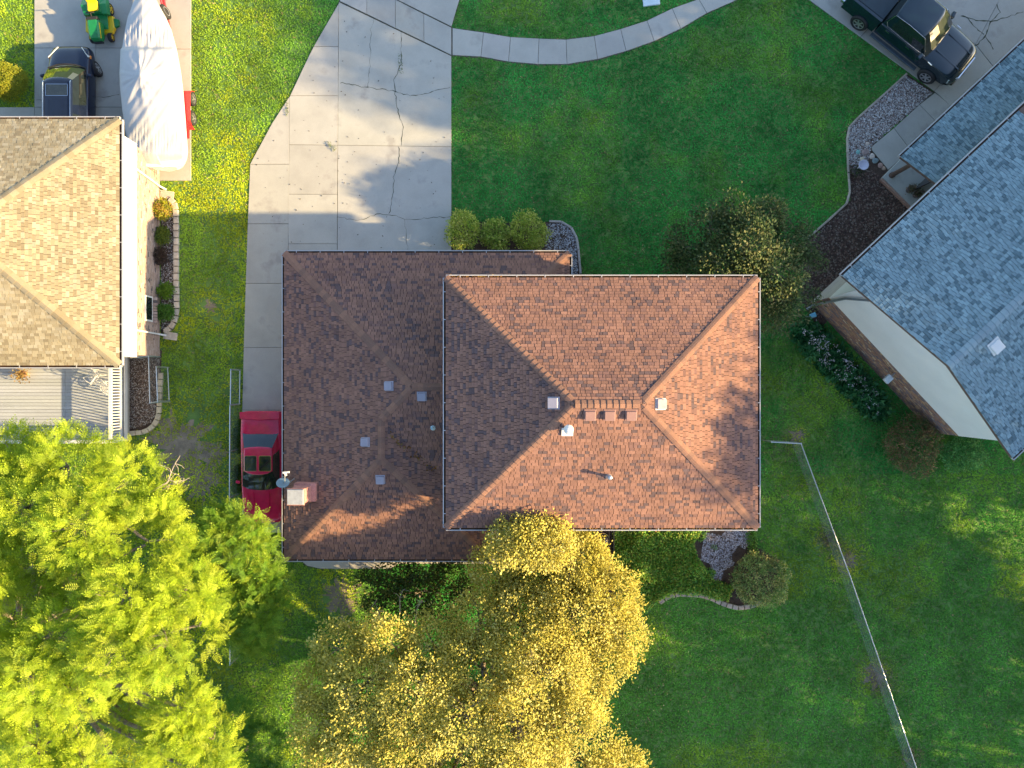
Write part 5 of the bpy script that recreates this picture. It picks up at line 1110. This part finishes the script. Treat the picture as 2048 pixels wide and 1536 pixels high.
for k, (px, py, r, h, pl_, lab) in enumerate([(333, 424, 19, .7, [(.32, .33, .02), (.25, .28, .02), (.4, .25, .05)], "bright yellow shrub at the sunlit top end of the brick wall bed"), (334, 474, 15, .55, [(.16, .2, .02), (.10, .16, .02)], "small olive-green shrub, second along the brick wall bed"),
     (328, 514, 16, .6, [(.07, .045, .035), (.09, .06, .04), (.05, .035, .03)], "dark reddish-brown shrub in the brick wall bed"), (338, 584, 14, .5, [(.16, .28, .02), (.12, .24, .02)], "small lime-green shrub, fourth along the brick wall bed"), (338, 626, 16, .6, [(.08, .20, .02), (.06, .16, .02)], "small deep green shrub near the lower downspout")]):
    shrub("bed_shrub", lab, px, py, r, h, pl_, 170, .075, 50 + k, group=None)
shrub("dome_shrub", "brown-tinged dome shrub at the brick wall's far corner", 1805, 888, 58, 1.3, [(.32, .19, .11), (.16, .26, .075), (.24, .22, .085), (.35, .22, .13), (.11, .23, .08)], 1300, .08, 61, gap=.2)
shrub("leafy_shrub", "dark leafy shrub beside the dome shrub under the siding gable", 1908, 905, 46, 1.0, [(.10, .30, .09), (.14, .40, .12), (.2, .48, .14)], 500, .09, 62, gap=.3, sy=.8)
shrub("bed_bush", "wide grey-green bush at the S-curved block edging", 1510, 1150, 58, 1.2, [(.22, .38, .10), (.3, .42, .13), (.42, .45, .17), (.18, .3, .09), (.46, .44, .15)], 1100, .085, 63, gap=.33)

# low plants: too many to count
def ground_cover(name, label, poly, n, leaf, palette, h, seed, gap=.3, gfreq=1.2):
    p = scatter(PX(poly), n); nz = vnoise(p, gfreq, seed); p = p[nz > gap]; n = len(p); p[:, 2] = NR.uniform(.03, h, n) * (.4 + vnoise(p[:, :2], 1.6, seed + 1))
    X, Y, Z = frames(n, unit(rand_dir(n) * [1, 1, .4] + [0, 0, .25]), .5, .2)
    V, F = instance_mesh(LEAF, LEAFF, p, X, Y, Z, NR.uniform(.6, 1.3, n) * leaf)
    return tag(fast_mesh(name, V, F, M_leaf, None, pal(palette, n, .25)), label, "plants", kind="stuff")
ground_cover("bed_plants", "bright green low plants filling the back flower bed", [(1225, 1040), (1500, 1040), (1400, 1060), (1385, 1085), (1392, 1110), (1425, 1158), (1465, 1170), (1455, 1200), (1430, 1196), (1400, 1186), (1345, 1186), (1318, 1198), (1290, 1220), (1230, 1200)], 26000, .10, [(.16, .40, .05), (.22, .46, .06), (.34, .48, .07), (.12, .3, .05), (.44, .48, .08)], .4, 71, gap=.08)
ground_cover("bed_plants", "scattered green seedlings over the pale stones of the back bed", [(1395, 1062), (1510, 1062), (1515, 1100), (1470, 1150), (1425, 1165), (1395, 1120)], 5200, .09, [(.18, .40, .06), (.26, .46, .08), (.14, .32, .06)], .22, 78, gap=.60, gfreq=1.8)
HB = [(1578, 655), (1600, 640), (1640, 655), (1700, 720), (1760, 790), (1775, 825), (1750, 845), (1715, 815), (1660, 765), (1605, 710)]
ground_cover("hosta_plants", "broad dark green leaves of the plants along the brick wall", HB, 5600, .25, [(.035, .16, .055), (.06, .24, .085), (.045, .19, .065), (.10, .30, .10)], .55, 75, gap=.2)
nf_ = 90; p = scatter(PX([(1590, 660), (1640, 670), (1700, 735), (1750, 800), (1740, 830), (1690, 780), (1625, 720)]), nf_, .62); c = np.repeat(p, 7, 0); n = len(c); pos = c + NR.normal(size=(n, 3)) * [.05, .05, .05]
X, Y, Z = frames(n, rand_dir(n), .8, .2); V, F = instance_mesh(LEAF, LEAFF, pos, X, Y, Z, NR.uniform(.05, .085, n)); tag(fast_mesh("white_blossoms", V, F, M_leaf, None, pal([(.85, .84, .86), (.78, .77, .84)], n, .08)), "small white blossoms over the dark leaves by the brick wall", "flowers", kind="stuff")
for k, (px, py, s) in enumerate([(1580, 890, 34), (1690, 1110, 26), (1655, 1080, 15), (1745, 1335, 30), (1760, 1370, 22), (1820, 1520, 20)]):
    n = 420; c = W(px, py); pos = np.array(c)[None] + NR.normal(size=(n, 3)) * [s / 60, s / 52, 0]; pos[:, 2] = NR.uniform(.04, .12, n); X, Y, Z = frames(n, unit(rand_dir(n) * [1, 1, .3]), .3, 0)
    V, F = instance_mesh(LEAF * [1, .12, 1], LEAFF, pos, X, Y, Z, NR.uniform(.1, .28, n)); tag(fast_mesh("dry_weeds", V, F, M_leaf, None, pal([(.22, .17, .13), (.3, .24, .19), (.15, .11, .085)], n, .2)), ("brown dry weeds at the chain-link fence corner", "brown dry weeds midway along the chain-link fence", "thin brown weeds above the midway fence weeds", "large brown dry weed clump against the lower chain-link fence", "brown weeds just below the large fence clump", "brown weeds where the chain-link fence leaves the picture")[k], "weeds", kind="stuff")
# fallen leaves on the driveway, lawn and roof valley
def litter(name, label, poly, n, size, cols, z):
    p = scatter(PX(poly), n, z); X, Y, Z = frames(n, unit(rand_dir(n) * [1, 1, .15]), .1, 0); V, F = instance_mesh(LEAF, LEAFF, p, X, Y, Z, NR.uniform(.5, 1.4, n) * size)
    tag(fast_mesh(name, V, F, M_leaf, None, pal(cols, n, .2)), label, "fallen leaves", kind="stuff")
litter("fallen_leaves", "scattered dark fallen leaves on the wide driveway", [(690, 20), (895, 120), (895, 500), (505, 500), (510, 330), (600, 170)], 130, .06, [(.08, .07, .05), (.12, .09, .05), (.05, .05, .04)], .062)
litter("fallen_leaves", "pale yellow fallen leaves on the lawn beside the golden tree", [(1290, 1225), (1420, 1215), (1440, 1400), (1380, 1536), (1280, 1536), (1240, 1400)], 230, .06, [(.5, .42, .2), (.6, .5, .3), (.35, .3, .12)], .10)
for (x0, y0, x1, y1, lab) in ((775, 868, 875, 945, "orange leaf litter in the lower roof's valley"),):
    n = 70; t_ = NR.uniform(0, 1, n); P = np.array([W(x0 + (x1 - x0) * q + R.gauss(0, 4), y0 + (y1 - y0) * q + R.gauss(0, 4), 0)[:] for q in t_]); 
    for i in range(n):
        zz = zroof(x0 + (x1 - x0) * t_[i], y0 + (y1 - y0) * t_[i], lambda x, y: max(zs(y), ZE + SL * (XR2 - x))); q = W(x0 + (x1 - x0) * t_[i] + R.gauss(0, 4), y0 + (y1 - y0) * t_[i] + R.gauss(0, 4), zz + .09); P[i] = q[:]
    X, Y, Z = frames(n, unit(rand_dir(n) * [1, 1, .15]), .1, 0); V, F = instance_mesh(LEAF, LEAFF, P, X, Y, Z, NR.uniform(.06, .12, n)); tag(fast_mesh("fallen_leaves", V, F, M_leaf, None, pal([(.35, .17, .04), (.25, .12, .04), (.3, .22, .06)], n)), lab, "fallen leaves", kind="stuff")

def gutter_litter(a, b, n, lab_):
    t_ = NR.uniform(0, 1, n); P = np.array(a)[None] * (1 - t_[:, None]) + np.array(b)[None] * t_[:, None] + NR.normal(size=(n, 3)) * [.02, .02, .012]
    X, Y, Z = frames(n, unit(rand_dir(n) * [1, 1, .3]), .1, 0); V, F = instance_mesh(LEAF, LEAFF, P, X, Y, Z, NR.uniform(.04, .09, n)); tag(fast_mesh("fallen_leaves", V, F, M_leaf, None, pal([(.42, .22, .05), (.3, .14, .04), (.5, .34, .08)], n)), lab_, "fallen leaves", kind="stuff")
gutter_litter((.5, UYB - .055, UZ - .03), (UXR - .2, UYB - .055, UZ - .03), 420, "orange leaves lying in the upper roof's lower gutter")
gutter_litter((UXL, UYT + .055, UZ - .03), (-.4, UYT + .055, UZ - .03), 90, "orange leaves in the upper roof's top gutter corner")
for k, (q, lab_) in enumerate([([(798, 108), (806, 108), (806, 150), (798, 150)], "small green weeds growing in the driveway's long crack"), ([(650, 284), (662, 284), (676, 300), (668, 304)], "small weed tuft at a driveway slab joint"), ([(573, 190), (577, 205), (577, 240), (574, 240)], "thin weeds along the driveway's side joint")]):
    o_ = ground_cover("joint_weeds", lab_, q, 60, .05, [(.10, .16, .05), (.14, .19, .06)], .05, 90 + k, gap=.2); o_.location.z = .05

# tall trees beyond the picture's sunward edge, whose shade crosses the lawns ----
SH = [(.07, .12, .025), (.09, .15, .03), (.06, .10, .02)]
rt = random.Random(5)
def shade_tree(x, y, top, r, seed, label, gap=.40, gfreq=.45):
    B = []
    for i in range(11):
        a = rt.uniform(0, 6.28); zz = rt.uniform(4.0, top - 2.0); q = r * (1 - .45 * abs((zz - top * .5) / (top * .5)))
        B.append((x + math.cos(a) * q * .62, y + math.sin(a) * q * .62, zz, r * .45, r * .45, 1.9))
    B.append((x, y, top - 1.6, r * .4, r * .4, 1.6)); B.append((x, y, top * .45, r * .7, r * .7, 3.0))
    tree("shade_tree", label, "tree", None, np.array(B), SH, 1150, 5, .42, .35, seed, trunk_r=.3, gap=gap, gfreq=gfreq, twigs=2, rmin=.3, world_trunk=(x, y, 0), group="tall trees beyond the grey-roofed house", lower=-1.1)
lab = "tall leafy tree beyond the grey-roofed house casting shade on the lawns"
for i, (x, y, top, r) in enumerate([(37, 13, 15.5, 4.2), (38, 6.5, 17.6, 4.4), (36, 1.5, 15.0, 4.0), (35, -4, 15.2, 4.0), (36, -8.0, 17.1, 4.0), (35, -14, 14.6, 4.2), (36, -19.5, 14.6, 4.2), (37, -25, 14.5, 4.2), (43, 8, 19.4, 4.6), (44, 2.5, 18.8, 4.2), (40, 3.6, 15.8, 3.6), (42, -1.6, 16.6, 4.3), (38.5, -1.0, 15.6, 3.6)]):
    shade_tree(x, y, top, r, 200 + i, lab, gap=.52 if top > 18 else .36 if y > -3 else (.47 if y > -10 else .62), gfreq=.45 if y > -10 else .28)

# ---------------------------------------------------------------- grass: short blades in tufts
NT = 450000
lo, hi = np.array([-25.5, -19.5]), np.array([25.5, 19.5]); p = NR.uniform(lo, hi, (NT, 2)); keep = np.ones(NT, bool)
def wpoly(l): return [(q.x, q.y) for q in PX(l)]
def shrink(poly, d):
    c = np.mean(np.array(poly), 0); return poly
for q in (drive_out, ldrive_out, rdrive_out, bed_r, bed_f, bed_l, bed_d, bed_b): keep &= ~inside(p, wpoly(q))
for o_ in (walk, fwalk, patio): keep &= ~inside(p, [(v.co.x, v.co.y) for v in o_.data.vertices])
for q in ([(XL + oh, YB + oh), (XR2, YB + oh), (XR2, YB1), (UXR - oh, UYB + oh), (UXR - oh, UYT - oh), (XR1, UYT), (XR1, YT - oh), (XL + oh, YT - oh)], [(TXL, WY0), (WX, WY0), (WX, WY1), (TXL, WY1)], [(wa.x, wa.y), (wb.x, wb.y), (wb.x + back.x, wb.y + back.y), (wa.x + back.x, wa.y + back.y)], [(dx0, dy0), (dx1, dy0), (dx1, dy1), (dx0, dy1)], [(v.x, v.y) for v in psl]): keep &= ~inside(p, q)
# thin, bare-earth patches where the photograph shows worn ground
bare_pts = [(365, 890, 62), (385, 870, 40), (400, 960, 35), (420, 915, 30), (430, 640, 12), (1590, 880, 14), (1600, 870, 10), (680, 1190, 35), (455, 780, 12), (470, 900, 14), (380, 830, 30), (420, 610, 20), (1640, 1085, 10), (1690, 1120, 16), (1748, 1350, 22)]
bw = np.zeros(NT)
for a, b, s in bare_pts: c = W(a, b); bw = np.maximum(bw, np.exp(-((p[:, 0] - c.x) ** 2 + (p[:, 1] - c.y) ** 2) / (2 * (s / PXM) ** 2)))
keep &= NR.uniform(0, 1, NT) > bw * (.15 + 1.1 * vnoise(p, 1.9, 9))
p = p[keep]; bw = bw[keep]; n = len(p)
M_earth = pm("bare_earth", (.22, .18, .135), rough=.98, var=.3, scale=2.2, fine=.25, fscale=30, bump=.6, bscale=25)
for k, (a, b, s, lab_) in enumerate([(365, 890, 68, "large worn bare-earth patch below the curved edging blocks"), (405, 960, 40, "bare-earth patch beside the lime tree's edge"), (432, 905, 22, "small bare-earth patch near the coupe's fence"), (682, 1190, 34, "brown bare-earth patch behind the house"), (1594, 872, 15, "small bare patch at the fence corner"), (1700, 1122, 16, "bare strip midway along the lawn fence"), (1752, 1352, 24, "bare strip at the lower lawn fence"), (420, 612, 12, "tiny worn patch in the side lawn")]):
    rr = random.Random(300 + k); c = W(a, b); q = [];
    for i in range(44): t_ = 2 * math.pi * i / 44; rad = s / PXM * 1.2 * (rr.uniform(.35, 1.15)); q.append((c.x + math.cos(t_) * rad, c.y + math.sin(t_) * rad))
    sheet("bare_ground", [Vector((u_, v_, 0)) for u_, v_ in q], .0016 + k * .0006, M_earth, lab_, "bare ground")
n1 = vnoise(p, .35, 1); n2 = vnoise(p, 1.1, 2); n3 = vnoise(p, 4.0, 3); dry = np.clip((n1 * .5 + n2 * .4 + n3 * .1 - .46) * 2.2, 0, 1) 
sunny = np.clip((-6 - p[:, 0]) / 6, 0, 1)          # side lawn: drier, and its sunlit yellow is put into the colour too
dry = np.clip(dry * (.45 + .45 * sunny) + .48 * sunny + .16 * ((p[:, 1] < -4) & (p[:, 0] > 4)) + bw * .8, 0, .86)  # lower right lawn is shifted towards yellow as well
col = (1 - dry[:, None]) * np.array([[.068, .36, .068]]) + dry[:, None] * np.array([[.53, .58, .022]])
straw = (NR.uniform(0, 1, n) < .015 + .03 * dry); col[straw] = np.array([.42, .36, .16]); col *= NR.uniform(.84, 1.16, (n, 1)) * (.84 + .32 * n3[:, None]) * (.74 + .52 * vnoise(p, .7, 14)[:, None])
TU = np.array([(-.016, 0, 0), (.016, 0, 0), (.028, .02, 1), (-.02, .008, 0), (.008, -.02, 0), (-.035, -.02, .9), (.0, .022, 0), (.012, -.012, 0), (.005, .045, .8)], float); TUF = np.array([(0, 1, 2), (3, 4, 5), (6, 7, 8)])
a = NR.uniform(0, 2 * math.pi, n); X = np.stack([np.cos(a), np.sin(a), np.zeros(n)], 1); Y = np.stack([-np.sin(a), np.cos(a), np.zeros(n)], 1); Z = unit(np.stack([NR.normal(.1, .7, n), NR.normal(0, .7, n), np.ones(n)], 1))
hgt = NR.uniform(.045, .085, n) * (1 - .4 * bw); V, F = instance_mesh(TU, TUF, np.concatenate([p, np.zeros((n, 1))], 1), X, Y, Z, np.stack([np.full(n, 1.65), np.full(n, 1.65), hgt], 1))
tag(fast_mesh("lawn_grass", V, F, M_grass, None, np.repeat(np.clip(col, 0, 1), 3, 0)), "short mown grass of the lawns with yellow and worn patches", "grass", kind="stuff")
for n_, o_ in (("fence_weeds", [(470, 860), (482, 830), (486, 900), (484, 985), (470, 985)]),): ground_cover(n_, "green weeds growing along the fence beside the red coupe", o_, 2500, .09, [(.05, .13, .02), (.08, .17, .03)], .3, 88)
